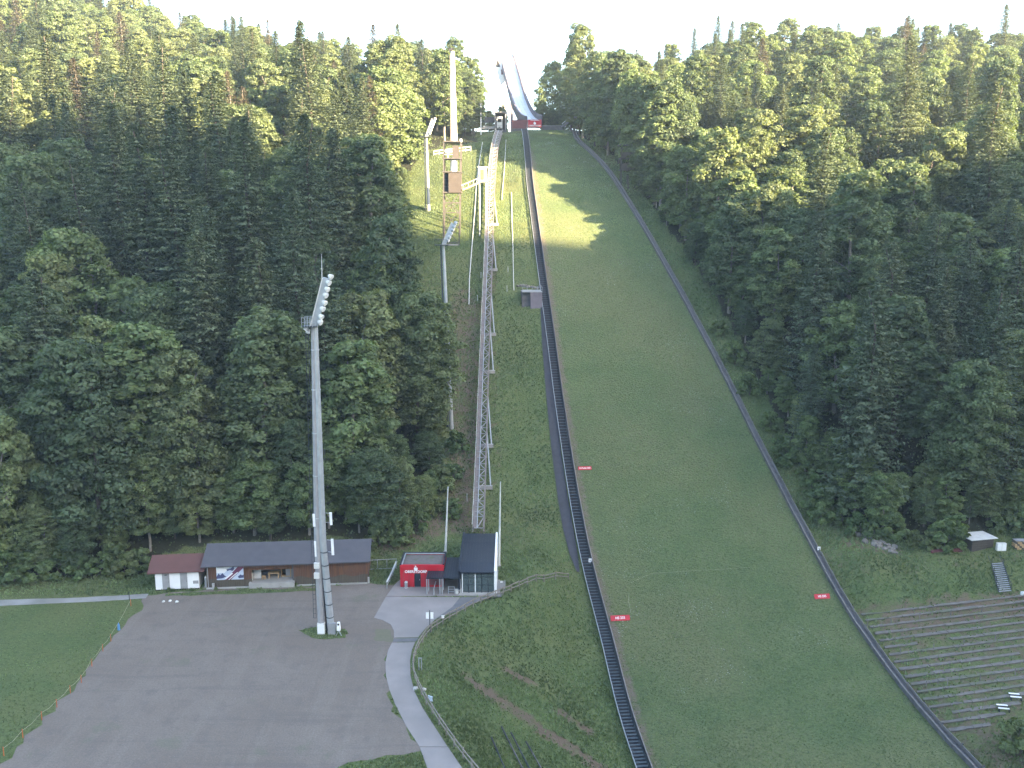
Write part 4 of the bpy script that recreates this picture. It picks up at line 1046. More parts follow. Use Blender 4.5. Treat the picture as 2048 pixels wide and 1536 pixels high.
# ------------------------------------------------------------------ take-off, inrun and tower
lip = at(1069, 241, 296.0)
ir = thing('inrun', Vector((lip.x, lip.y, float(H(lip.x, lip.y)))), 'steep pale inrun track with side walls curving up into the sky', 'inrun')
ang, prof_, s_, z_ = math.radians(9), [], 0.0, 0.0
while s_ < 66:
    prof_.append((s_, z_)); k = min(1, max(0, (s_ - 4) / 34)); a_ = math.radians(9 + 25 * k); s_ += 2.0; z_ += 2.0 * math.tan(a_)
IW = 2.3
def ip(s, t, z): p = lip - AX * s * 1.0 + RX * t; return Vector((p.x - .035 * s, p.y, lip.z + z))
for (ta, tb, zo, hh, nm, m) in ((-IW, IW, -.5, .5, 'track_bed', 'ice'), (-IW - .45, -IW, -1.6, 2.9, 'side_wall', 'lav'), (IW, IW + .45, -1.6, 3.3, 'side_wall', 'lav')):
    mb = MB()
    for (s0, z0), (s1, z1) in zip(prof_[:-1], prof_[1:]):
        A = [ip(s0, ta, z0 + zo), ip(s0, tb, z0 + zo), ip(s0, tb, z0 + zo + hh), ip(s0, ta, z0 + zo + hh)]
        Bq = [ip(s1, ta, z1 + zo), ip(s1, tb, z1 + zo), ip(s1, tb, z1 + zo + hh), ip(s1, ta, z1 + zo + hh)]
        for i in range(4): j = (i + 1) % 4; mb.quad(A[i], A[j], Bq[j], Bq[i])
    mb.build(nm, m, ir)
for t_ in (-.7, .7):
    mb = MB()
    for (s0, z0), (s1, z1) in zip(prof_[:-1], prof_[1:]): mb.bar(ip(s0, t_, z0 + .06), ip(s1, t_, z1 + .06), .22, .1)
    mb.build('ski_groove', 'offwhite', ir)
for s_, in ((18,), (34,), (50,)):
    z0 = float(np.interp(s_, *zip(*prof_))); p = ip(s_, 0, z0 - 1.5); g_ = onland(p.x, p.y)
    MB().obox(Vector((p.x - .5, p.y, g_.z - 1)), X1 * 1.0, Y1 * 1.2, Z * (p.z - g_.z + 1)).build('pier', 'lav', ir)
a, b = at(1056, 255, 294.5), at(1083, 255, 294.5); zt_ = at(1056, 238.5, 294.5).z
MB().obox(Vector((a.x, 294.5, a.z)), X1 * (b.x - a.x), Y1 * 2.0, Z * (zt_ - a.z - .15)).build('takeoff_table', 'maroon', ir)
bnr = MB().obox(Vector((a.x, 294.44, a.z + .12)), X1 * (b.x - a.x), Y1 * .04, Z * (zt_ - a.z - .25)).build('banner', 'redcloth', ir)
cx = (a.x + b.x) / 2; zc = (a.z + zt_) / 2
text_mesh('OBERSTDORF', .62, Vector((cx, 294.43, zc - .72)), X1, Z, 'white', 'lettering', bnr, .01)
MB().prism([Vector((cx + u, 294.39, zc + v)) for u, v in ((-.35, -.2), (0, -.42), (.35, -.2), (.4, .2), (.1, .3), (.0, .55), (-.2, .35), (-.4, .2))], Y1 * .04).build('emblem', 'white', bnr)
MB().obox(Vector((cx - 1.4, 294.39, zc + .85)), X1 * 2.8, Y1 * .04, Z * .14).build('white_line', 'white', bnr)
for k in range(5): MB().bar(Vector((a.x + .6 + k * .8, 294.6, a.z - 1.3)), Vector((a.x + .6 + k * .8, 294.6, a.z + .1)), .16).build('table_post', 'galv', ir)
a2 = at(1024, 257, 296); z2 = at(1024, 240, 296).z
MB().obox(Vector((a2.x, 295.6, a2.z)), X1 * (a.x - a2.x - .03), Y1 * 2.5, Z * (z2 - a2.z)).build('side_cladding', 'maroon', ir)
MB().obox(Vector((a2.x, 295.0, a2.z - 6)), X1 * (a.x - a2.x), Y1 * 2.5, Z * 5.9).build('underwall', 'darkwood', ir)
a, b = at(1084, 257, 296), at(1126, 258, 296); zk = at(1100, 249.5, 296).z
t = thing('knoll_wall', a, 'low dark wall on the knoll right of the red take-off banner', 'wall'); MB().obox(Vector((a.x, 296, a.z - 1)), X1 * (b.x - a.x), Y1 * .4, Z * (zk - a.z + .6)).build('wall', 'darkwood', t); MB().obox(Vector((a.x, 295.95, zk - .35)), X1 * (b.x - a.x), Y1 * .5, Z * .12).build('coping', 'grey', t)
# white concrete tower that carries the upper inrun
tb = at(1000, 235, 352); g_ = onland(tb.x, 352)
tw = thing('inrun_tower', g_, 'white concrete inrun tower with dark openings against the sky', 'tower')
def tpx(x, y, Y=352): return at(x, y, Y)
P = [tpx(1006, 240), tpx(1015, 240), tpx(1014, 165), tpx(1013, 112), tpx(1010, 97), tpx(993, 97), tpx(989, 120), tpx(1000, 165)]
P = [Vector((p.x, 352, p.z)) for p in P]
P[0].z = P[1].z = g_.z - 2
MB().prism(P, Y1 * 4.5).build('shaft', 'white', tw)
MB().prism([tpx(995.8, 116, 351.9), tpx(1000.5, 134, 351.9), tpx(991, 134, 351.9)], Y1 * .08).build('opening', 'dark', tw)
MB().prism([tpx(1002, 139, 351.9), tpx(1008.5, 138, 351.9), tpx(1011, 149, 351.9), tpx(1002.5, 149, 351.9)], Y1 * .08).build('opening', 'maroon', tw)
MB().prism([tpx(998.5, 97.5, 351.9), tpx(1000.5, 97.5, 351.9), tpx(1001, 101, 351.9), tpx(998.5, 101, 351.9)], Y1 * .08).build('opening', 'dark', tw)
MB().obox(tpx(993, 97, 352) + Vector((-.2, -.1, 0)), X1 * (tpx(1010, 97).x - tpx(993, 97).x + .4), Y1 * 4.7, Z * .2).build('roof_slab', 'white', tw)
# gangway and coaches' stand at the right
g0, g1 = gnd(1124, 256), at(1158, 228, 288)
g0.y = 291; g0 = at(1124, 254, 291)
t = thing('gangway', g0, 'pale gangway climbing to the right beside the knoll', 'walkway')
MB().bar(g0, g1, 1.3, .2).build('deck', 'grey', t)
for k in (-.6, .6):
    o = Vector((0, k, 0)); MB().bar(g0 + o + Z * 1.0, g1 + o + Z * 1.0, .12, .12).build('handrail', 'offwhite', t)
    for q in np.linspace(.03, .97, 6): MB().bar(g0.lerp(g1, q) + o, g0.lerp(g1, q) + o + Z * 1.0, .07).build('baluster', 'grey', t)
for q in (.15, .5, .85): p = g0.lerp(g1, q); MB().bar(Vector((p.x, p.y, float(H(p.x, p.y)) - .5)), p, .16).build('post', 'greywood', t)
cs = at(1241, 345, 236); gz = float(H(cs.x + 2, 236)); t = thing('coach_stand', Vector((cs.x + 2, 236, gz)), 'two-tier wooden stand at the wood edge right of the upper slope', 'stand')
for (yt, yb_) in ((304, 317), (326, 340)):
    a, b = at(1240, yb_, 236), at(1278, yb_ - 2, 236); MB().prism([a + Vector((0, 0, 0)), b, at(1278, yt, 236), at(1246, yt, 236)], Y1 * .25).build('parapet_board', 'brownbox', t)
    MB().obox(Vector((a.x, 236.26, a.z)), X1 * (b.x - a.x), Y1 * 3, Z * .2).build('deck', 'darkwood', t)
for x in (1244, 1258, 1272):
    for dy in (.3, 2.8): q = at(x, 300, 236); MB().bar(Vector((q.x, 236 + dy, gz - 3)), Vector((q.x, 236 + dy, q.z + 1)), .2).build('post', 'brownbox', t)
a, b = at(1238, 290, 236), at(1280, 288, 236); MB().obox(Vector((a.x, 235.6, a.z)), X1 * (b.x - a.x), Y1 * 4, Z * .25).build('roof', 'darkwood', t)

# ------------------------------------------------------------------ floodlight masts
def lamp(t, p, aim, r=.34, m='galv'):
    aim = Vector(aim).normalized(); h_ = MB().tube(p - aim * .35, p + aim * .1, r * .55, r, 10).build('lamp', m, t)
    MB().tube(p + aim * .1, p + aim * .14, r * .92, r * .92, 10).build('lens', 'white', h_)
b0 = onz(652, 1266); Ym = b0.y
mast = thing('floodlight_mast', b0, 'tall grey floodlight mast with mobile antennas on the gravel lot', 'floodlight mast')
topL, topR = at(624.5, 655, Ym), at(633, 655, Ym); joinL, joinR = at(633.5, 1085, Ym), at(646.5, 1085, Ym)
bL, bR = at(643.5, 1262, Ym), at(663, 1262, Ym); bL.z = bR.z = 0
MB().tube(bL, joinL + X1 * .1, .46, .42, 8).tube(joinL + X1 * .1, topL + X1 * .1, .42, .26, 8).build('column', 'grey', mast)
MB().tube(bR, joinR - X1 * .05, .46, .44, 8).tube(joinR - X1 * .05, topR - X1 * .1, .44, .27, 8).build('column', 'galv', mast)
web = MB()
for q in range(11):
    u = q / 10; a = (bL.lerp(joinL, u)) ; b = bR.lerp(joinR, u); web.bar(a, b, .1)
for q in range(16):
    u = q / 15; web.bar(joinL.lerp(topL, u), joinR.lerp(topR, u), .12)
web.build('cross_bars', 'steel', mast)
MB().bar((bL + bR) / 2 + Y1 * .2, (joinL + joinR) / 2 + Y1 * .2, .3, .12).build('cable_duct', 'dark', mast)
lad = MB()
for k in (-.62, -.95): lad.bar(bL + X1 * k + Z * 2, topL + X1 * (k + .15), .05)
for q in range(60): p = (bL + Z * 2).lerp(topL, q / 59); lad.bar(p + X1 * -.62, p + X1 * -.93, .04)
lad.build('ladder', 'steel', mast)
for q in (.12, .32, .52, .72, .9):
    for a_, b_, ra in ((joinL, topL, .43), (joinR, topR, .45)): pq = a_.lerp(b_, q) + X1 * (.1 if a_ is joinL else -.08); MB().tube(pq - Z * .07, pq + Z * .07, ra * (1 - .36 * q) + .03, ra * (1 - .36 * q) + .03, 8).build('joint_ring', 'galv', mast)
hd0, hd1 = at(629, 652, Ym), at(653, 556, Ym)
MB().bar(hd0, hd1, .75, .5, up=Y1).build('lamp_arm', 'galv', mast)
MB().bar(hd0 - X1 * .42 - Y1 * .1, hd1 - X1 * .42 - Y1 * .1, .10, .56, up=Y1).build('arm_flange', 'offwhite', mast)
for (x, y) in ((662, 554), (658, 566), (655, 579), (652, 591), (650, 606), (646, 618), (643, 634), (641, 645)): lamp(mast, at(x, y, Ym - .4), (.75, -.35, -.45), .36, 'offwhite')
pl = at(607, 653, Ym); plw = at(634, 653, Ym).x - pl.x
MB().obox(pl - Y1 * .9, X1 * plw, Y1 * 1.8, Z * .12).build('platform', 'steel', mast)
for yy in (-.88, .88):
    for z_ in (.55, 1.1): MB().bar(pl + Y1 * yy + Z * z_, pl + X1 * plw + Y1 * yy + Z * z_, .05).build('rail', 'galv', mast)
    for k in range(6): MB().bar(pl + Y1 * yy + X1 * (k * plw / 5.05), pl + Y1 * yy + X1 * (k * plw / 5.05) + Z * 1.15, .05).build('baluster', 'galv', mast)
lamp(mast, at(612, 659, Ym - .5), (-.6, -.3, -.7), .3); lamp(mast, at(616, 664, Ym - .3), (-.3, -.5, -.8), .28)
MB().tube(at(644, 557, Ym), at(643, 508, Ym), .05, .02, 6).build('whip_antenna', 'offwhite', mast)
for (x, y0, y1, sx) in ((629, 1028, 1053, -1), (662.5, 1025, 1050, 1), (632.5, 1082, 1113, -1), (666, 1078, 1110, 1)):
    a, b = at(x, y1, Ym - .3), at(x - (y1 - y0) * .06, y0, Ym - .3)
    an = MB().bar(a, b, .30, .16, up=Y1).build('antenna_panel', 'white', mast)
    for q in (.15, .9): p = a.lerp(b, q); MB().bar(p + Y1 * .1, p - X1 * sx * .7 + Y1 * .3, .06).build('bracket', 'galv', an)
for y in (1131, 1151): MB().cbox(at(633.5, y, Ym - .5), (.62, 0, 0), (0, .4, 0), (0, 0, .7)).build('radio_unit', 'offwhite', mast)
for q in np.linspace(.04, .9, 7): p = bR.lerp(joinR, q); MB().tube(p - Z * .05, p + Z * .05, .49, .49, 8).build('clamp_band', 'steel', mast)
for (x, m, lab) in ((643, 'white', 'white cabinet at the foot of the left mast column'), (664, 'grey', 'grey cabinet at the foot of the right mast column')):
    p = onz(x, 1268); t = thing('switch_cabinet', p, lab, 'cabinet')
    MB().cbox(p + Z * .78, (.92, 0, 0), (0, .5, 0), (0, 0, 1.36)).build('body', 'offwhite' if m == 'white' else 'grey', t); MB().cbox(p + Z * .78 - Y1 * .26, (.80, 0, 0), (0, .02, 0), (0, 0, 1.2)).build('door', 'white' if m == 'white' else 'grey', t)
    MB().cbox(p + Z * .05, (.86, 0, 0), (0, .46, 0), (0, 0, .12)).build('plinth', 'conc', t)
p = onz(678, 1271); t = thing('weather_station', p, 'small white device on a tripod right of the mast cabinets', 'device')
for k in ((-.35, -.2), (.35, -.15), (0, .35)): MB().bar(p + Vector((k[0], k[1], 0)), p + Z * .7, .06).build('leg', 'galv', t)
MB().cbox(p + Z * .95, (.42, 0, 0), (0, .4, 0), (0, 0, .5)).build('lower_box', 'white', t); MB().tube(p + Z * 1.25, p + Z * 1.75, .24, .2, 8).build('upper_drum', 'white', t); MB().tube(p + Z * 1.55 - Y1 * .26, p + Z * 1.55 - Y1 * .2, .13, .13, 8).build('lens', 'dark', t)
def slope_mast(base, x0, y0, x1, y1, xa, ya, r0, label, npx):
    p = base; q0 = at(x0, y0, p.y); t = thing('slope_floodlight', p, label, 'floodlight mast')
    MB().tube(p - Z * .5, q0, r0, r0 * .55, 10).build('shaft', 'galv', t)
    MB().bar(p - X1 * (r0 + .3), q0 - X1 * (r0 * .55 + .25), .10, .25).build('ladder', 'steel', t)
    q1 = at(xa, ya, p.y); MB().bar(q0, q1, .7, .45, up=Y1).build('lamp_arm', 'galv', t)
    d = (q1 - q0)
    MB().cbox(q0 - X1 * .3, (2.4, 0, 0), (0, 1.6, 0), (0, 0, .15)).build('platform', 'steel', t)
    for yy in (-.75, .75): MB().bar(q0 + Vector((-1.45, yy, .9)), q0 + Vector((.85, yy, .9)), .07).build('rail', 'steel', t)
    for k in (-1.45, -.3, .85): MB().bar(q0 + Vector((k, -.75, 0)), q0 + Vector((k, -.75, .9)), .06).build('baluster', 'steel', t)
    for k in range(6): lamp(t, q0 + d * (.2 + .16 * k) + Vector((.55, -.3, 0)), (.8, -.3, -.4), .34, npx)
slope_mast(gnd(903, 856), 887, 490, 0, 0, 906, 446, .44, 'grey floodlight mast half hidden by trees left of the lift track', 'galv')
pm = at(858, 452, 226); slope_mast(onland(pm.x, 226), 853, 274, 0, 0, 866, 238, .46, 'pale sunlit floodlight mast left of the judging tower', 'offwhite')

# ------------------------------------------------------------------ judging tower
jb = gnd(902, 492); YJ = jb.y
def jp(x, y, dy=0.0): return at(x, y, YJ + dy)
jt = thing('judging_tower', jb, 'steel lattice tower with brown cabin and a tall white column', 'tower')
for dy in (0, 4.0):
    for xt, xb in ((887.5, 886.5), (921.5, 918)):
        p, q = jp(xb, 490, dy), jp(xt, 285, dy); p.z = float(H(p.x, p.y)) - .5 if dy else p.z - .6; q.z = jp(xt, 285).z; q.x = jp(xt, 285).x; p.x = jp(xb, 490).x
        MB().bar(p, q, .26).build('corner_post', 'towersteel', jt)
for y in (485, 455, 425, 405):
    for dy in (0, 4): a, b = jp(886.5, y), jp(918.5, y); MB().bar(a + Y1 * dy, b + Y1 * dy, .18).build('cross_beam', 'towersteel', jt)
for (ya, yb_) in ((388, 425), (425, 405), (455, 485), (425, 455)):
    MB().bar(jp(887, yb_), jp(918, ya), .14).build('diagonal', 'towersteel', jt); MB().bar(jp(887, ya), jp(918, yb_), .14).build('diagonal', 'towersteel', jt)
MB().obox(jp(886, 491), X1 * (jp(919, 491).x - jp(886, 491).x), Y1 * 4, Z * .35).build('base_frame', 'conc', jt)
for y in (386, 345, 318):
    o = jp(884.5, y); MB().obox(o - Y1 * .3, X1 * (jp(923, y).x - o.x), Y1 * 4.6, Z * .28).build('floor_slab', 'towersteel', jt)
cw0, cw1 = jp(897.5, 385.5, -.5), jp(922, 346, -.5)
cabn = MB().obox(cw0, X1 * (cw1.x - cw0.x), Y1 * 3.6, Z * (cw1.z - cw0.z)).build('cabin', 'brownbox', jt)
for k in range(10): MB().obox(cw0 + Z * (.15 + k * (cw1.z - cw0.z - .2) / 10) - Y1 * .05 - X1 * .03, X1 * (cw1.x - cw0.x + .06), Y1 * .05, Z * ((cw1.z - cw0.z) / 10 - .12)).build('slat', 'brownbox', cabn)
o = jp(887.5, 385.5, .4); MB().obox(o + Y1 * 2, X1 * (cw0.x - o.x), Y1 * .2, Z * (cw1.z - cw0.z)).build('dark_recess', 'dark', jt)
for k in range(5): MB().bar(jp(888, 352 + k * 7, .1), jp(897, 352 + k * 7, .1), .1).build('louvre', 'steel', jt)
o = jp(886, 284); MB().obox(o - Y1 * .3, X1 * (jp(922.5, 284).x - o.x), Y1 * 4.4, Z * .22).build('roof_frame', 'towersteel', jt)
MB().obox(jp(905, 316), X1 * (jp(917, 316).x - jp(905, 316).x), Y1 * 2.5, Z * (jp(905, 291).z - jp(905, 316).z)).build('stair_box', 'brownbox', jt)
for y in (302, 309): MB().bar(jp(887, y), jp(905, y), .12).build('rail', 'offwhite', jt)
MB().bar(jp(896, 317), jp(896, 303), .12).build('baluster', 'offwhite', jt)
MB().tube(jp(907.5, 346, 1.2), jp(907.5, 318, 1.2), .75, .75, 14).build('lower_column', 'white', jt)
MB().tube(jp(908.5, 284, 1.2), jp(905, 103, 1.2), .70, .44, 14).build('column', 'white', jt)
MB().bar(jp(902.0, 284, .8), jp(900.5, 110, .8), .14, .2).build('column_ladder', 'rust', jt)
MB().tube(jp(921.5, 284), jp(921.5, 278), .32, .26, 10).build('vent', 'white', jt)
h_ = jp(902, 99, 1.2); MB().bar(jp(904.5, 103, 1.2), h_, .14).build('horn_arm', 'steel', jt); MB().tube(h_ - X1 * .5 - Z * .2, h_ + X1 * .55 + Z * .15, .42, .22, 10).build('siren', 'dark', jt)
# stilted cabin and gangway joined to the tower
YS = YJ + 3.0
def sp_(x, y): return at(x, y, YS)
a, b = sp_(958, 363), sp_(973, 363); g_ = onland((a.x + b.x) / 2, YS); t = thing('measuring_cabin', g_, 'small white cabin on stilts between tower and lift track', 'cabin')
zt_ = sp_(958, 335).z
MB().obox(a, X1 * (b.x - a.x), Y1 * 2.2, Z * (zt_ - a.z)).build('body', 'white', t); MB().obox(a + X1 * .25 - Y1 * .04 + Z * .3, X1 * ((b.x - a.x) * .55), Y1 * .03, Z * (zt_ - a.z - .7)).build('front_panel', 'olive', t)
MB().obox(a - X1 * .25 - Y1 * .25 + Z * (zt_ - a.z), X1 * (b.x - a.x + .5), Y1 * 2.7, Z * .2).build('roof', 'white', t); MB().obox(a - X1 * .2 - Y1 * .2 - Z * .25, X1 * (b.x - a.x + .4), Y1 * 2.6, Z * .22).build('floor', 'greywood', t)
for k in (.1, b.x - a.x - .1):
    for dy in (.1, 2.0): p = a + X1 * k + Y1 * dy; MB().bar(Vector((p.x, p.y, float(H(p.x, p.y)) - .5)), p - Z * .2, .2).build('stilt', 'offwhite', t)
p0, p1 = jp(923, 380, 1), sp_(958, 365); t = thing('tower_gangway', p0, 'sloping footbridge between the judging tower and the stilted white cabin', 'footbridge')
MB().bar(p0, p1, 1.2, .35).build('deck', 'tan', t); MB().bar(p0 + Z * 1 - Y1 * .6, p1 + Z * 1 - Y1 * .6, .08).build('handrail', 'offwhite', t)
for q in (.1, .4, .7, .95): p = p0.lerp(p1, q) - Y1 * .6; MB().bar(p, p + Z, .06).build('baluster', 'offwhite', t)
# guard fence behind the tower
p0, p1 = at(868, 326, 262), at(942, 322, 262); p0 = onland(p0.x, 262); p1 = onland(p1.x, 262); t = thing('guard_fence', p0, 'low white guard fence behind the judging tower', 'fence')
for z_ in (.5, 1.3): MB().bar(p0 + Z * z_, p1 + Z * z_, .12, .25).build('rail', 'offwhite', t)
for q in np.linspace(0, 1, 8): p = p0.lerp(p1, q); p = onland(p.x, p.y); MB().bar(p - Z * .3, p + Z * 1.45, .12).build('post', 'offwhite', t)
# pale hoses laid down the slope and short stakes
def hose(px, r, label):
    P = [gnd(x, y) + Z * .35 for x, y in px]; return tag(MB().path(P, r, 7).build('snow_hose', 'offwhite', None, P[0]), label, 'hose')
hose([(965, 287), (958, 330), (953, 370), (950, 420), (946, 470), (942, 520), (939, 560), (938, 612)], .10, 'thick pale hose running down the slope left of the lift track')
hose([(1012, 282), (1010, 320), (1008, 350), (1005, 385), (1004, 402)], .075, 'short pale hose on the slope right of the lift track')
hose([(1023, 388), (1024, 440), (1026, 500), (1027, 560), (1028, 584)], .075, 'pale hose leading down to the small stone platform')
for i, (x, y, lab) in enumerate(((962, 556, 'pale stake left of the lift track, upper of two'), (955, 602, 'pale stake left of the lift track, lower of two'), (1016, 545, 'pale stake above the small stone platform'), (1014, 583, 'pale stake left of the small stone platform'), (934, 1002, 'thin wire post beside the lower lift track'))):
    p = gnd(x, y); tag(MB().tube(p - Z * .3, p + Z * 1.25, .07, .06, 6).tube(p + Z * 1.25, p + Z * 1.3, .09, .03, 6).build('marker_stake', 'offwhite', None, p), lab, 'stake')
# small platform
pc = gnd(1061, 582); ex_ = Vector((1, .05, 0)).normalized(); ey_ = Vector((.05, -1, 0)).normalized(); t = thing('slope_platform', pc, 'small stone-walled platform with railing beside the upper stairway', 'platform')
wl = (gnd(1081, 580) - gnd(1042, 580)).length; o = pc - ex_ * wl * .5
MB().obox(o - Z * 7, ex_ * (wl * .42), ey_ * 4.2, Z * 7).build('left_wall', 'darkwood', t); MB().obox(o - Z * 7 + ex_ * (wl * .42), ex_ * (wl * .58), ey_ * 5.0, Z * 7.04).build('right_wall', 'lav', t); MB().obox(o + Z * .06, ex_ * wl, ey_ * 5.1, Z * .14).build('deck', 'grey', t)
for z_ in (.6, 1.2): MB().bar(o + ey_ * 5 + Z * z_, o + ey_ * 5 + ex_ * wl + Z * z_, .07).build('rail', 'galv', t)
for k in range(5): MB().bar(o + ey_ * 5 + ex_ * (k * wl / 4), o + ey_ * 5 + ex_ * (k * wl / 4) + Z * 1.25, .07).build('baluster', 'galv', t)
def boulder(p, r, label, grp=None, cat='rock', m='rock'):
    import bmesh
    bm = bmesh.new(); bmesh.ops.create_icosphere(bm, subdivisions=1, radius=r)
    for v in bm.verts: v.co *= random.uniform(.72, 1.2); v.co.z *= .75
    me = bpy.data.meshes.new('rock'); bm.to_mesh(me); bm.free(); me.materials.append(MT[m])
    o = bpy.data.objects.new('rock', me); o.location = p; o.rotation_euler = (0, 0, random.uniform(0, 6)); link(o); return tag(o, label, cat, grp)
for i in range(9): boulder(gnd(1036 + i * 5.5, 576 + random.uniform(-4, 3)) + Z * .15, random.uniform(.4, .7), 'grey boulder heaped behind the small stone platform', 'boulders behind the stone platform')

# ------------------------------------------------------------------ barn, toilet hut
def gable(t, P0, e, n, W, D, zw, zr, over, sideover, wallm, roofm, front=True, th=.16):
    d2 = D / 2; k = (zr - zw) / d2
    for sgn, c in ((1, 0), (-1, D)):
        nn = n * sgn; a = P0 + n * c - nn * over - e * sideover; a = Vector((a.x, a.y, P0.z + zw - k * over)); b = nn * (d2 + over) + Z * (zr - zw + k * over)
        MB().obox(a + Z * .02, e * (W + 2 * sideover), b, Z * th).build('roof', roofm, t)
    for c in (0, W - .2): MB().prism([P0 + e * c, P0 + e * c + n * D, P0 + e * c + n * D + Z * zw, P0 + e * c + n * d2 + Z * (zr - .05), P0 + e * c + Z * zw], e * .2).build('gable_wall', wallm, t)
    MB().obox(P0 + n * (D - .2) + e * .2, e * (W - .4), n * .2, Z * (zw - .02)).build('back_wall', wallm, t)
p0, p1 = onz(414, 1177), onz(735, 1166)
e, n = fr(p0, p1); W = (p1 - p0).length; zw = at(414, 1128, p0.y).z; D = 7.0; zr = at(405, 1089, p0.y + 3.5).z
bn_ = thing('long_barn', p0, 'long brown wooden barn with grey roof, poster and open niche', 'barn')
gable(bn_, p0, e, n, W, D, zw, zr, .7, .5, 'wood', 'roofgrey')
def wx(x, y=1170): # distance along the front for a pixel column
    a = onz(x, 1177 - (x - 414) * 11 / 321.0); return (a - p0).dot(e)
x0, x1 = wx(504), wx(586); zl, zs = at(545, 1139, p0.lerp(p1, .4).y).z, .75
boards = MB(); low = MB(); k = .0
while k < W - .02:
    bw = .24; mid_ = k + bw / 2; j_ = .02 * ((int(k / bw) * 7) % 3)
    nich = x0 < mid_ < x1
    if nich: boards.obox(p0 + e * k + Z * zl - n * j_, e * (bw - .025), n * .08, Z * (zw - zl))
    else:
        zc_ = 1.25 + .15 * math.sin(k * 2.1)
        if k > x1 or k < x0: low.obox(p0 + e * k - n * j_ + Z * .15, e * (bw - .025), n * .08, Z * (zc_ - .15)); boards.obox(p0 + e * k - n * j_ + Z * zc_, e * (bw - .025), n * .08, Z * (zw - zc_))
    k += bw
tag(boards.build('upper_boards', 'wood', bn_), kind='stuff'); tag(low.build('lower_boards', 'woodlow', bn_), kind='stuff')
MB().obox(p0 + n * .09 + e * .2, e * (x0 - .2), n * .1, Z * zw).obox(p0 + n * .09 + e * x1, e * (W - x1 - .2), n * .1, Z * zw).obox(p0 + n * .09 + e * x0 + Z * zl, e * (x1 - x0), n * .1, Z * (zw - zl)).build('front_wall', 'darkwood', bn_)
MB().obox(p0 + e * (x0 - .3) - n * .6, e * (x1 - x0 + .6), n * 3.4, Z * zs).build('niche_floor', 'conc', bn_)
MB().obox(p0 + e * x0 + n * 2.8 + Z * zs, e * (x1 - x0), n * .1, Z * (zl - zs)).build('niche_back', 'darkwood', bn_)
MB().obox(p0 + e * (x0 - .12) + n * .2 + Z * zs, e * .1, n * 2.6, Z * (zl - zs)).build('niche_side', 'offwhite', bn_); MB().obox(p0 + e * x1 + n * .2 + Z * zs, e * .1, n * 2.6, Z * (zl - zs)).build('niche_side', 'wood', bn_)
MB().obox(p0 + e * (x0 + .1) + n * 1.2 + Z * zs, e * 1.0, n * .06, Z * (zl - zs - .3)).build('niche_door', 'offwhite', bn_); MB().obox(p0 + e * (x1 - 1.2) + n * 1.6 + Z * zs, e * 1.0, n * .06, Z * (zl - zs - .2)).build('niche_door', 'grey', bn_)
MB().obox(p0 - n * .35, e * W, n * .3, Z * .16).build('kerb', 'conc', bn_)
for x in (426, 500): q = p0 + e * wx(x) - n * .45; MB().obox(q, e * .3, n * .3, Z * .85).build('stone_post', 'conc', bn_)
MB().obox(p0 + e * (W + .05) - n * .2, e * .25, n * .3, Z * .9).build('stone_post', 'conc', bn_)
q = p0 + e * (wx(690)) - n * .07; MB().obox(q + Z * 1.7, e * 3.0, n * .06, Z * 1.4).build('hatch', 'wood', bn_)
MB().tube(p0 + e * .25 - n * .15, p0 + e * .25 - n * .15 + Z * zw, .07, .07, 8).build('downpipe', 'grey', bn_)
# poster on the barn
pa, pb = p0 + e * wx(435) - n * .06, p0 + e * wx(489) - n * .06; pw = (pb - pa).length; z0_, z1_ = at(435, 1160, pa.y).z, at(435, 1128.5, pa.y).z; ph = z1_ - z0_
po = thing('poster_board', pa, 'white and purple ski poster mounted on the barn wall', 'poster')
def pp(u, v, d): return pa + e * (u * pw) + Z * (z0_ + v * ph) - n * d
MB().prism([pp(0, 0, 0), pp(1, 0, 0), pp(1, 1, 0), pp(0, 1, 0)], -n * .05).build('panel', 'skyblue', po)
for pl_, m, nm, d in (([(0, .45), (.30, .45), (.62, 1), (0, 1)], 'white', 'pale_field', .054), ([(.30, 0), (.52, 0), (1, .72), (1, 1), (.92, 1)], 'purple', 'diagonal_band', .058), ([(.42, .0), (.46, 0), (.80, .45), (.77, .47)], 'white', 'stripe', .062),
                      ([(.30, .08), (.34, .03), (.62, .40), (.56, .42)], 'white', 'stripe', .066), ([(.60, .02), (.68, .02), (1, .5), (1, .62)], 'skyblue', 'stripe', .066), ([(.40, .55), (.50, .62), (.60, .55), (.68, .70), (.60, .80), (.52, .70), (.38, .68)], 'navy', 'skier_shape', .070),
                      ([(.55, .74), (.70, .88), (.73, .86), (.60, .70)], 'navy', 'ski_shape', .074), ([(.0, .22), (.08, .42), (.14, .30), (.22, .44), (.30, .28), (.36, .2), (.2, .1), (0, .08)], 'navy', 'mountain_shape', .062),
                      ([(.78, .18), (.88, .32), (.95, .26), (1, .30), (1, .1), (.82, .08)], 'navy', 'mountain_shape', .072)):
    MB().prism([pp(u, v, d - .004) for u, v in pl_], -n * .003).build(nm, m, po)
for i, (u0, u1, v) in enumerate(((.04, .34, .93), (.04, .44, .86), (.04, .3, .79))): MB().prism([pp(u0, v, .058), pp(u1, v, .058), pp(u1, v + .03, .058), pp(u0, v + .03, .058)], -n * .003).build('faint_line', 'grey', po)
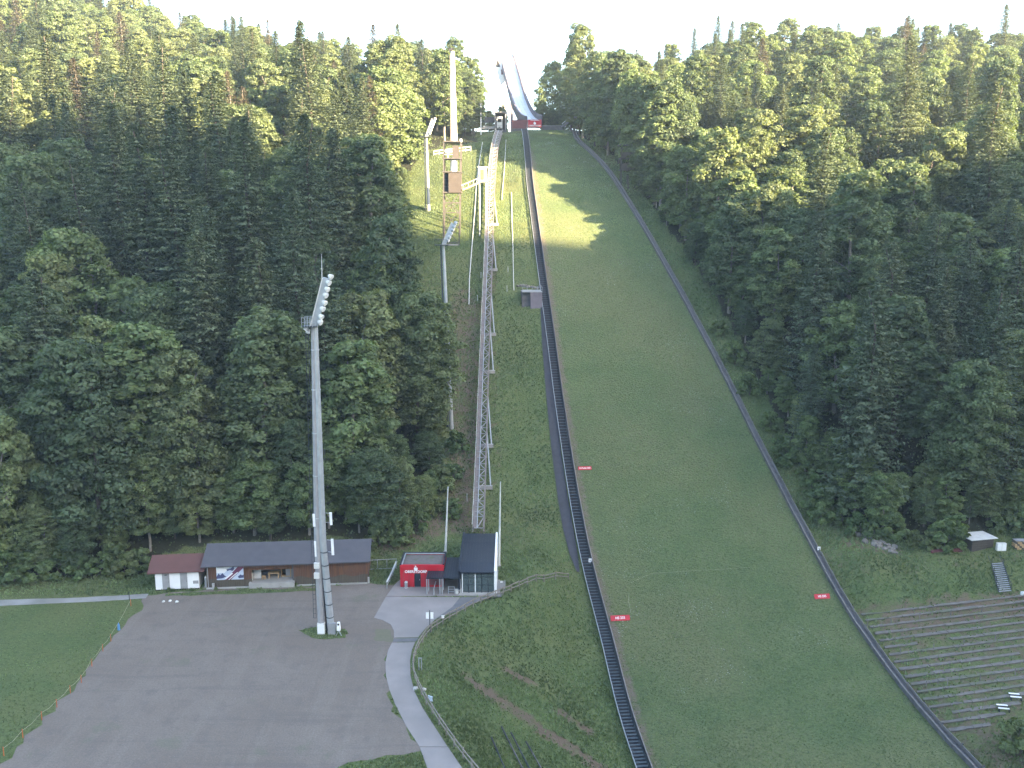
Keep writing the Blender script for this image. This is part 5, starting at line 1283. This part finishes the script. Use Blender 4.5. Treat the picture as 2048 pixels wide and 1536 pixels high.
# things in the niche
q = p0 + e * (x0 + 2.1) + n * .9 + Z * zs
t = thing('wooden_table', q, 'light wooden table in the barn niche', 'table'); MB().obox(q + Z * .72, e * 1.5, n * .9, Z * .09).build('table_top', 'tan', t)
for a, b in ((.05, .05), (1.35, .05), (.05, .75), (1.35, .75)): MB().obox(q + e * a + n * b, e * .1, n * .1, Z * .72).build('leg', 'tan', t)
q2 = p0 + e * (x0 + 1.3) + n * .7 + Z * zs; t = thing('stool', q2, 'small wooden stool left of the niche table', 'stool'); MB().obox(q2 + Z * .4, e * .45, n * .4, Z * .06).build('seat', 'tan', t)
for a, b in ((.02, .02), (.36, .02), (.02, .32), (.36, .32)): MB().obox(q2 + e * a + n * b, e * .06, n * .06, Z * .4).build('leg', 'tan', t)
q = p0 + e * (x0 + 3.8) + n * 1.5 + Z * zs; t = thing('open_cupboard', q, 'open wooden frame cupboard right of the niche table', 'cupboard')
MB().obox(q, e * .1, n * .6, Z * 1.5).obox(q + e * 1.3, e * .1, n * .6, Z * 1.5).build('side_panel', 'tan', t); MB().obox(q + Z * 1.42, e * 1.4, n * .6, Z * .1).obox(q + Z * .02, e * 1.4, n * .6, Z * .1).build('shelf', 'tan', t); MB().obox(q + n * .55 + e * .1, e * 1.2, n * .04, Z * 1.4).build('back_panel', 'dark', t)
q = p0 + e * (x0 + 1.35) + n * 2.7 + Z * (zs + 1.35); t = thing('wall_shelf', q, 'pale wall shelf above the niche stool', 'shelf'); MB().obox(q - n * .3, e * 1.1, n * .3, Z * .06).build('board', 'offwhite', t); MB().obox(q - n * .1 + Z * .06, e * 1.0, n * .05, Z * .25).build('back_strip', 'grey', t)
# toilet hut
h0, h1 = onz(312, 1181), onz(399, 1177); e, n = fr(h0, h1); W = (h1 - h0).length; zw = at(312, 1143, h0.y).z; D = 5.0; zr = at(300, 1112, h0.y + 2.5).z
hu = thing('toilet_hut', h0, 'white hut with two grey doors and brown-red roof left of the barn', 'hut')
gable(hu, h0, e, n, W, D, zw, zr, .45, .9, 'white', 'roofred'); MB().obox(h0 + e * .2, e * (W - .4), n * .2, Z * (zw - .01)).build('front_wall', 'white', hu)
for u in (.16, .57): 
    dr = MB().obox(h0 + e * (u * W) - n * .04 + Z * .12, e * (W * .165), n * .035, Z * (zw - .2)).build('door', 'grey', hu); MB().obox(h0 + e * (u * W + W * .145) - n * .07 + Z * 1.1, e * .05, n * .03, Z * .16).build('handle', 'steel', dr)
    if u < .3: MB().obox(h0 + e * (u * W + W * .06) - n * .05 + Z * (zw - .65), e * .32, n * .01, Z * .14).build('sign_plate', 'steel', dr)
MB().obox(h0 + e * (W * .86) - n * .02 + Z * .75, e * .75, n * .015, Z * .45).build('notice_plate', 'grey', hu)
MB().obox(h0 - n * .1 + Z * .0, e * W, n * .1, Z * .1).build('plinth', 'dark', hu)
q = onz(416, 1174); t = thing('grey_water_tank', q, 'grey-white tank standing between hut and barn', 'tank'); MB().tube(q + Z * .15, q + Z * 1.5, .42, .42, 12).build('body', 'grey', t); MB().tube(q + Z * 1.5, q + Z * 1.7, .42, .2, 12).build('shoulder', 'offwhite', t); MB().cbox(q + Z * .08, (.9, 0, 0), (0, .9, 0), (0, 0, .14)).build('pallet', 'fence', t)
for i, (x, y) in enumerate(((327, 1204), (340, 1202.5), (354, 1204.5))): boulder(onz(x, y) + Z * .05, .28, ['leftmost', 'middle', 'rightmost'][i] + ' of three pale stones on the gravel before the hut', 'pale stones before the hut', 'stone', 'offwhite')
for i, (x, y) in enumerate(((346, 1183), (338, 1181), (384, 1182), (432, 1180), (560, 1174), (592, 1172))):
    p = onz(x, y); plant('shrub', i, p.x, p.y, .16, 1.2, 'low weed clump at the foot of the hut and barn', 'weeds', 'weeds along hut and barn')
# grass island and fringes on the gravel
def patch(px, nm='grass_verge', m='ground'):
    P = []
    for x, y in px: P.append(onz(x, y))
    Q = []
    for a, b in zip(P, P[1:] + P[:1]):
        for i in range(4): q = a.lerp(b, i / 4); Q.append(Vector((q.x + random.uniform(-.25, .25), q.y + random.uniform(-.25, .25), .036)))
    mb = MB().quad(*Q); ar = sum(Q[i].x * Q[(i + 1) % len(Q)].y - Q[(i + 1) % len(Q)].x * Q[i].y for i in range(len(Q)))
    if ar < 0: mb.f[0] = tuple(reversed(mb.f[0]))
    o = mb.build(nm, m); tag(o, kind='structure')
    n_ = 450; xs = RS.uniform(min(q.x for q in Q), max(q.x for q in Q), n_); ys = RS.uniform(min(q.y for q in Q), max(q.y for q in Q), n_); k = poly_dist(xs, ys, Q) == 0
    return xs[k], ys[k]
G = [patch([(596, 1262), (618, 1256), (650, 1254), (680, 1256), (698, 1262), (692, 1274), (660, 1280), (625, 1277)]), patch([(330, 1187), (420, 1183), (560, 1178), (640, 1176), (640, 1181), (520, 1186), (400, 1191), (330, 1193)]), ]; patch([(750, 1258), (782, 1258), (784, 1283), (750, 1284)], 'worn_verge', 'worn')
xs, ys = np.concatenate([a for a, _ in G]), np.concatenate([b for _, b in G])
tag(link(bpy.data.objects.new('verge_grass', tufts(xs, ys, np.full(len(xs), .03), .15, 'verge_grass', 'tuft', .3 + RS.rand(len(xs)) * .6))), kind='stuff')

# ------------------------------------------------------------------ fences, signs and small things in front
fp = [(1137, 1160), (1111, 1158), (1088, 1164), (1072, 1163), (1055, 1170), (1038, 1177), (1022, 1184), (1006, 1190), (991, 1196), (976, 1202), (962, 1207), (946, 1214), (930, 1223), (913, 1232), (899, 1240), (886, 1248), (874, 1256), (862, 1264), (853, 1274), (845, 1285),
      (838, 1296), (832, 1310), (828, 1324), (826, 1340), (829, 1357), (835, 1374), (843, 1391), (853, 1409), (865, 1428), (878, 1449), (893, 1471), (909, 1494), (926, 1517), (944, 1540), (962, 1562)]
fn = thing('path_fence', gnd(*fp[17]), 'weathered wooden post-and-rail fence curving along the footpath', 'fence')
FP = [gnd(x, y) for x, y in fp]
for i, p in enumerate(FP):
    tl = Vector((random.uniform(-.06, .06), random.uniform(-.06, .06), 0)); piece('post', 'fence', fn, p - Z * .3, p + Z * 1.12 + tl, .13)
for a, b in zip(FP[:-1], FP[1:]):
    piece('rail', 'fence', fn, a + Z * (1.0 + random.uniform(-.05, .05)), b + Z * (1.0 + random.uniform(-.05, .05)), .07, .14)
    piece('rail', 'fence', fn, a + Z * (.5 + random.uniform(-.05, .05)), b + Z * (.5 + random.uniform(-.05, .05)), .06, .12)
p = onz(860, 1266); t = thing('path_sign', p, 'dark signpost with two white plates at the bend of the path fence', 'sign'); MB().tube(p - Z * .2, p + Z * 3.0, .06, .05, 8).build('post', 'steel', t)
for k in (-.28, .28): MB().cbox(p + Vector((k, -.08, 2.35)), (.36, 0, 0), (0, .03, 0), (0, 0, .85)).build('plate', 'white', t)
p = gnd(886, 1249) + Z * 1.05 - Y1 * .1; tag(MB().cbox(p, (.32, .1, 0), (-.01, .03, 0), (0, 0, .34)).cbox(p + Vector((0, -.03, .22)), (.44, .13, 0), (-.01, .05, 0), (0, 0, .05)).build('fence_plate', 'white', None, p), 'small white plate fixed to the path fence', 'sign')
p = gnd(861, 1413) + Z * .9; tag(MB().cbox(p, (.45, -.3, 0), (.02, .03, 0), (0, 0, .5)).cbox(p + Z * .27, (.5, -.33, 0), (.05, .07, 0), (0, 0, .05)).build('info_plate', 'skyblue', None, p), 'tilted pale blue plate on the lower path fence', 'sign')
boulder(gnd(831, 1379) + Z * .1, .38, 'pale boulder at the path edge, left of two', 'boulders at the path edge', 'rock', 'conc'); boulder(gnd(848, 1381) + Z * .1, .34, 'pale boulder at the path edge, right of two', 'boulders at the path edge', 'rock', 'conc')
a = gnd(838, 1340); t = thing('double_post', a, 'pair of pale tall posts at the path fence', 'posts'); MB().bar(a - Z * .2, a + Z * 1.5, .1).build('post', 'galv', t); MB().bar(a - Z * .2 + X1 * .3, a + Z * 1.5 + X1 * .3, .1).build('post', 'galv', t); MB().bar(a + Z * 1.45, a + Z * 1.45 + X1 * .3, .08).build('crossbar', 'galv', t)
# dark poles lying on the lower bank
for i, (q0, q1, lab) in enumerate((((983, 1480), (1012, 1548), 'leftmost dark pole lying on the bank below the path'), ((1003, 1458), (1048, 1548), 'long grey pole lying second from the left on the lower bank'), ((1022, 1470), (1062, 1548), 'dark pole lying third from the left on the lower bank'), ((1052, 1488), (1086, 1548), 'rightmost weathered pole lying on the lower bank'))):
    a, b = gnd(*q0) + Z * .3, gnd(*q1) + Z * .3; m_ = a.lerp(b, .4); t = thing('lying_pole', a, lab, 'pole', 'poles lying on the bank'); MB().tube(a, m_, .09, .09, 8).build('dark_end', 'rubber', t); MB().tube(m_, b, .085, .075, 8).build('shaft', 'darkwood' if i % 2 else 'steel', t)
# rope fence on the lawn
sk = [(262, 1212), (222, 1283), (206, 1303), (184, 1333), (163, 1366), (141, 1387), (114, 1415), (84, 1440), (46, 1476), (8, 1512)]
SP = []
rf_ = thing('rope_fence', onz(163, 1366), 'orange stakes with pale rope along the lawn edge', 'rope fence')
for x, y in sk: p = onz(x, y); SP.append(p); piece('stake', 'orange', rf_, p - Z * .1, p + Z * .95, .06)
for a, b in zip(SP[:-1], SP[1:]):
    m_ = a.lerp(b, .5) + Z * .62; MB().tube(a + Z * .8, m_, .016, .016, 5).tube(m_, b + Z * .8, .016, .016, 5).build('rope', 'tape', rf_)
p = onz(238, 1260); tag(MB().tube(p, p + Z * .7, .16, .13, 10).tube(p + Z * .7, p + Z * .95, .1, .05, 10).build('blue_marker', 'blue', None, p), 'small blue marker standing on the lawn edge', 'marker')
p = onz(259, 1200); tag(MB().tube(p - Z * .1, p + Z * 1.1, .05, .04, 6).tube(p + Z * 1.1, p + Z * 1.15, .07, .02, 6).build('path_post', 'steel', None, p), 'thin dark post at the lawn corner by the path', 'post')

# ------------------------------------------------------------------ right side: terraces, hut, steps
tr = thing('standing_terrace', gnd(1850, 1320), 'weathered standing terrace of long plank rows below the right bank', 'terrace')
for i in range(17):
    u = i / 16.0; yl = 1230 + 232 * u ** 1.08; pe = hillhit(np.interp(yl, [q[1] for q in ER], [q[0] for q in ER]) + 26, yl); xl = proj(*pe)[0]
    xr = 2100 if i < 13 else 2100 - (i - 12) * 30; slope = -(.118 + .03 * u)
    n_ = 5
    for k in range(n_):
        xa = xl + (xr - xl) * k / n_; xb = xl + (xr - xl) * (k + .985) / n_
        a, b = gnd(xa, yl + slope * (xa - xl)), gnd(xb, yl + slope * (xb - xl)); j_ = random.uniform(-.03, .03)
        if random.random() < .015: continue
        piece('plank', 'terrace', tr, a + Z * (.08 + j_), b + Z * (.08 - j_), .62 + random.uniform(-.16, .12), .13)
for (x, y) in ((1735, 1253), (1782, 1247), (1839, 1238), (1901, 1232), (1963, 1225), (1800, 1310), (1867, 1300), (1927, 1292), (1990, 1283), (1813, 1382), (1852, 1375), (1895, 1370), (1960, 1362), (2030, 1350)):
    p = gnd(x, y); piece('rail_post', 'greywood', tr, p - Z * .2, p + Z * 1.0, .09)
hb0, hb1 = gnd(1943, 1104), gnd(1992, 1102); hb1.y = hb0.y + .9; e, n = fr(hb0, hb1); W = (hb1 - hb0).length; z1f, z1b = at(1943, 1079, hb0.y).z - hb0.z, at(1932, 1073, hb0.y + 2.6).z - hb0.z
wh = thing('wood_hut', hb0, 'small grey-brown board hut with pale lean-to roof at the right', 'hut'); hb0 = hb0 - Z * .1
for k in range(11):
    zz0, zz1 = k * z1f / 11, (k + .93) * z1f / 11; MB().obox(hb0 + Z * zz0 - n * (.015 * (k % 2)), e * W, n * .06, Z * (zz1 - zz0)).build('board', 'brownbox', wh)
MB().obox(hb0 + n * .065, e * W, n * .06, Z * z1f).build('front_wall', 'darkwood', wh); MB().obox(hb0 + n * .13, e * .12, n * 2.4, Z * z1f).build('side_wall', 'woodlow', wh); MB().obox(hb0 + e * (W - .12) + n * .13, e * .12, n * 2.4, Z * z1f).build('side_wall', 'brownbox', wh); MB().obox(hb0 + n * 2.5, e * W, n * .1, Z * z1f).build('back_wall', 'brownbox', wh)
zt1 = max(z1f + .05, min(z1b, z1f + .5)); A_ = hb0 - e * .5 - n * .4 + Z * (z1f + .02)
for k in range(5): MB().obox(A_ + e * (k * (W + 1) / 5), e * ((W + 1) / 5 - .03), n * 3.4 + Z * (zt1 - z1f), Z * .09).build('roof_sheet', 'offwhite', wh)
for i, x in enumerate((1997, 2006)):
    p = gnd(x, 1101); t = thing('supply_cabinet', p, ['left', 'right'][i] + ' of two white cabinets beside the small wood hut', 'cabinet', 'cabinets by the wood hut'); MB().cbox(p + Z * .62, (.72, 0, 0), (0, .5, 0), (0, 0, 1.25)).build('body', 'offwhite', t); MB().cbox(p + Z * .62 - Y1 * .26, (.62, 0, 0), (0, .02, 0), (0, 0, 1.1)).build('door', 'white', t)
for r_ in range(4):
    for k in range(7): 
        p = gnd(2032, 1100) + Vector((k * .36, 0, .18 + r_ * .32)); tag(MB().tube(p, p + Y1 * 1.1, .17, .16, 8).build('log', 'tan' if (k + r_) % 3 else 'bark', None, p), 'short split log in the pile at the right picture edge', 'log', 'logs in the pile by the right edge')
p = gnd(2031, 1100) + Z * 1.42; tag(MB().obox(p, (2.9, 0, 0), (0, 1.2, 0), (0, 0, .06)).obox(p + Vector((.3, .1, .06)), (2.2, 0, 0), (0, .9, 0), (0, 0, .05)).build('cover_sheet', 'grey', None, p), 'grey cover sheet lying on the log pile', 'cover')
a0, a1, b0_, b1_ = gnd(1983, 1131), gnd(2006, 1129), gnd(1997, 1186), gnd(2022, 1184)
stp = thing('bank_stairs', b0_, 'grey steel stairs down the grassy bank to the terrace', 'stairs')
for k in range(15): q = k / 14; piece('tread', 'galv', stp, a0.lerp(b0_, q) + Z * .25, a1.lerp(b1_, q) + Z * .25, .28, .05)
for a, b, nm in ((a0, b0_, 'stringer'), (a1, b1_, 'stringer')):
    MB().bar(a + Z * .2, b + Z * .2, .06, .3).build(nm, 'steel', stp); MB().bar(a + Z * 1.15 + Y1 * 1.2, b + Z * 1.15, .06).build('handrail', 'steel', stp)
    for q in (.02, .33, .66, .98): p = a.lerp(b, q); MB().bar(p + Z * .2, p + Z * 1.2, .05).build('baluster', 'steel', stp)
for i, (x, y, lab) in enumerate(((2008, 1424, 'lower pair of pale benches at the terrace end'), (2032, 1401, 'upper pair of pale benches at the terrace end'))):
    p = gnd(x, y); t = thing('bench_pair', p, lab, 'bench', 'benches at the terrace end')
    for k in (0, .8):
        MB().obox(p + Vector((-.7 + k * .25, k, .45)), (1.25, -.23, 0), (.05, .26, 0), (0, 0, .06)).build('seat', 'white', t)
        for q in (.1, 1.25): MB().obox(p + Vector((-.7 + k * .25 + q, k - q * .18, -.1)), (.08, 0, 0), (0, .26, 0), (0, 0, .55)).build('leg', 'steel', t)
for i in range(34):
    x = 1712 + 82 * random.random(); y = 1076 + (x - 1712) * .33 + random.uniform(-9, 6); boulder(gnd(x, y) + Z * .1, random.uniform(.25, .6), 'grey-brown stone in the rubble slope left of the wood hut', 'rubble stones left of the wood hut', 'stone')
tag(MB().bar(gnd(1862, 1106) + Z * .15, gnd(1925, 1103) + Z * .15, .3, .3).bar(gnd(1862, 1106) + Z * .42, gnd(1925, 1103) + Z * .42, .12, .25).build('timber_edge', 'maroon', None, gnd(1862, 1106)), 'low dark red timber edging left of the wood hut', 'timber')
boulder(gnd(2046, 1190) + Z * .2, .5, 'pale block on the terrace top at the right picture edge', None, 'block', 'offwhite')

# ------------------------------------------------------------------ morning haze
hz = MB().obox((-420, -560, -45), (1150, 0, 0), (0, 1060, 0), (0, 0, 380)).build('haze', None)
hm = bpy.data.materials.new('haze_air'); hm.use_nodes = True; hn = hm.node_tree
hn.nodes.remove(hn.nodes['Principled BSDF'])
pv = hn.nodes.new('ShaderNodeVolumePrincipled'); pv.inputs['Color'].default_value = (.78, .89, 1.0, 1); pv.inputs['Density'].default_value = 0.0002; pv.inputs['Anisotropy'].default_value = 0.2
hn.links.new(pv.outputs[0], hn.nodes['Material Output'].inputs['Volume'])
hz.data.materials.append(hm); tag(hz, kind='stuff')
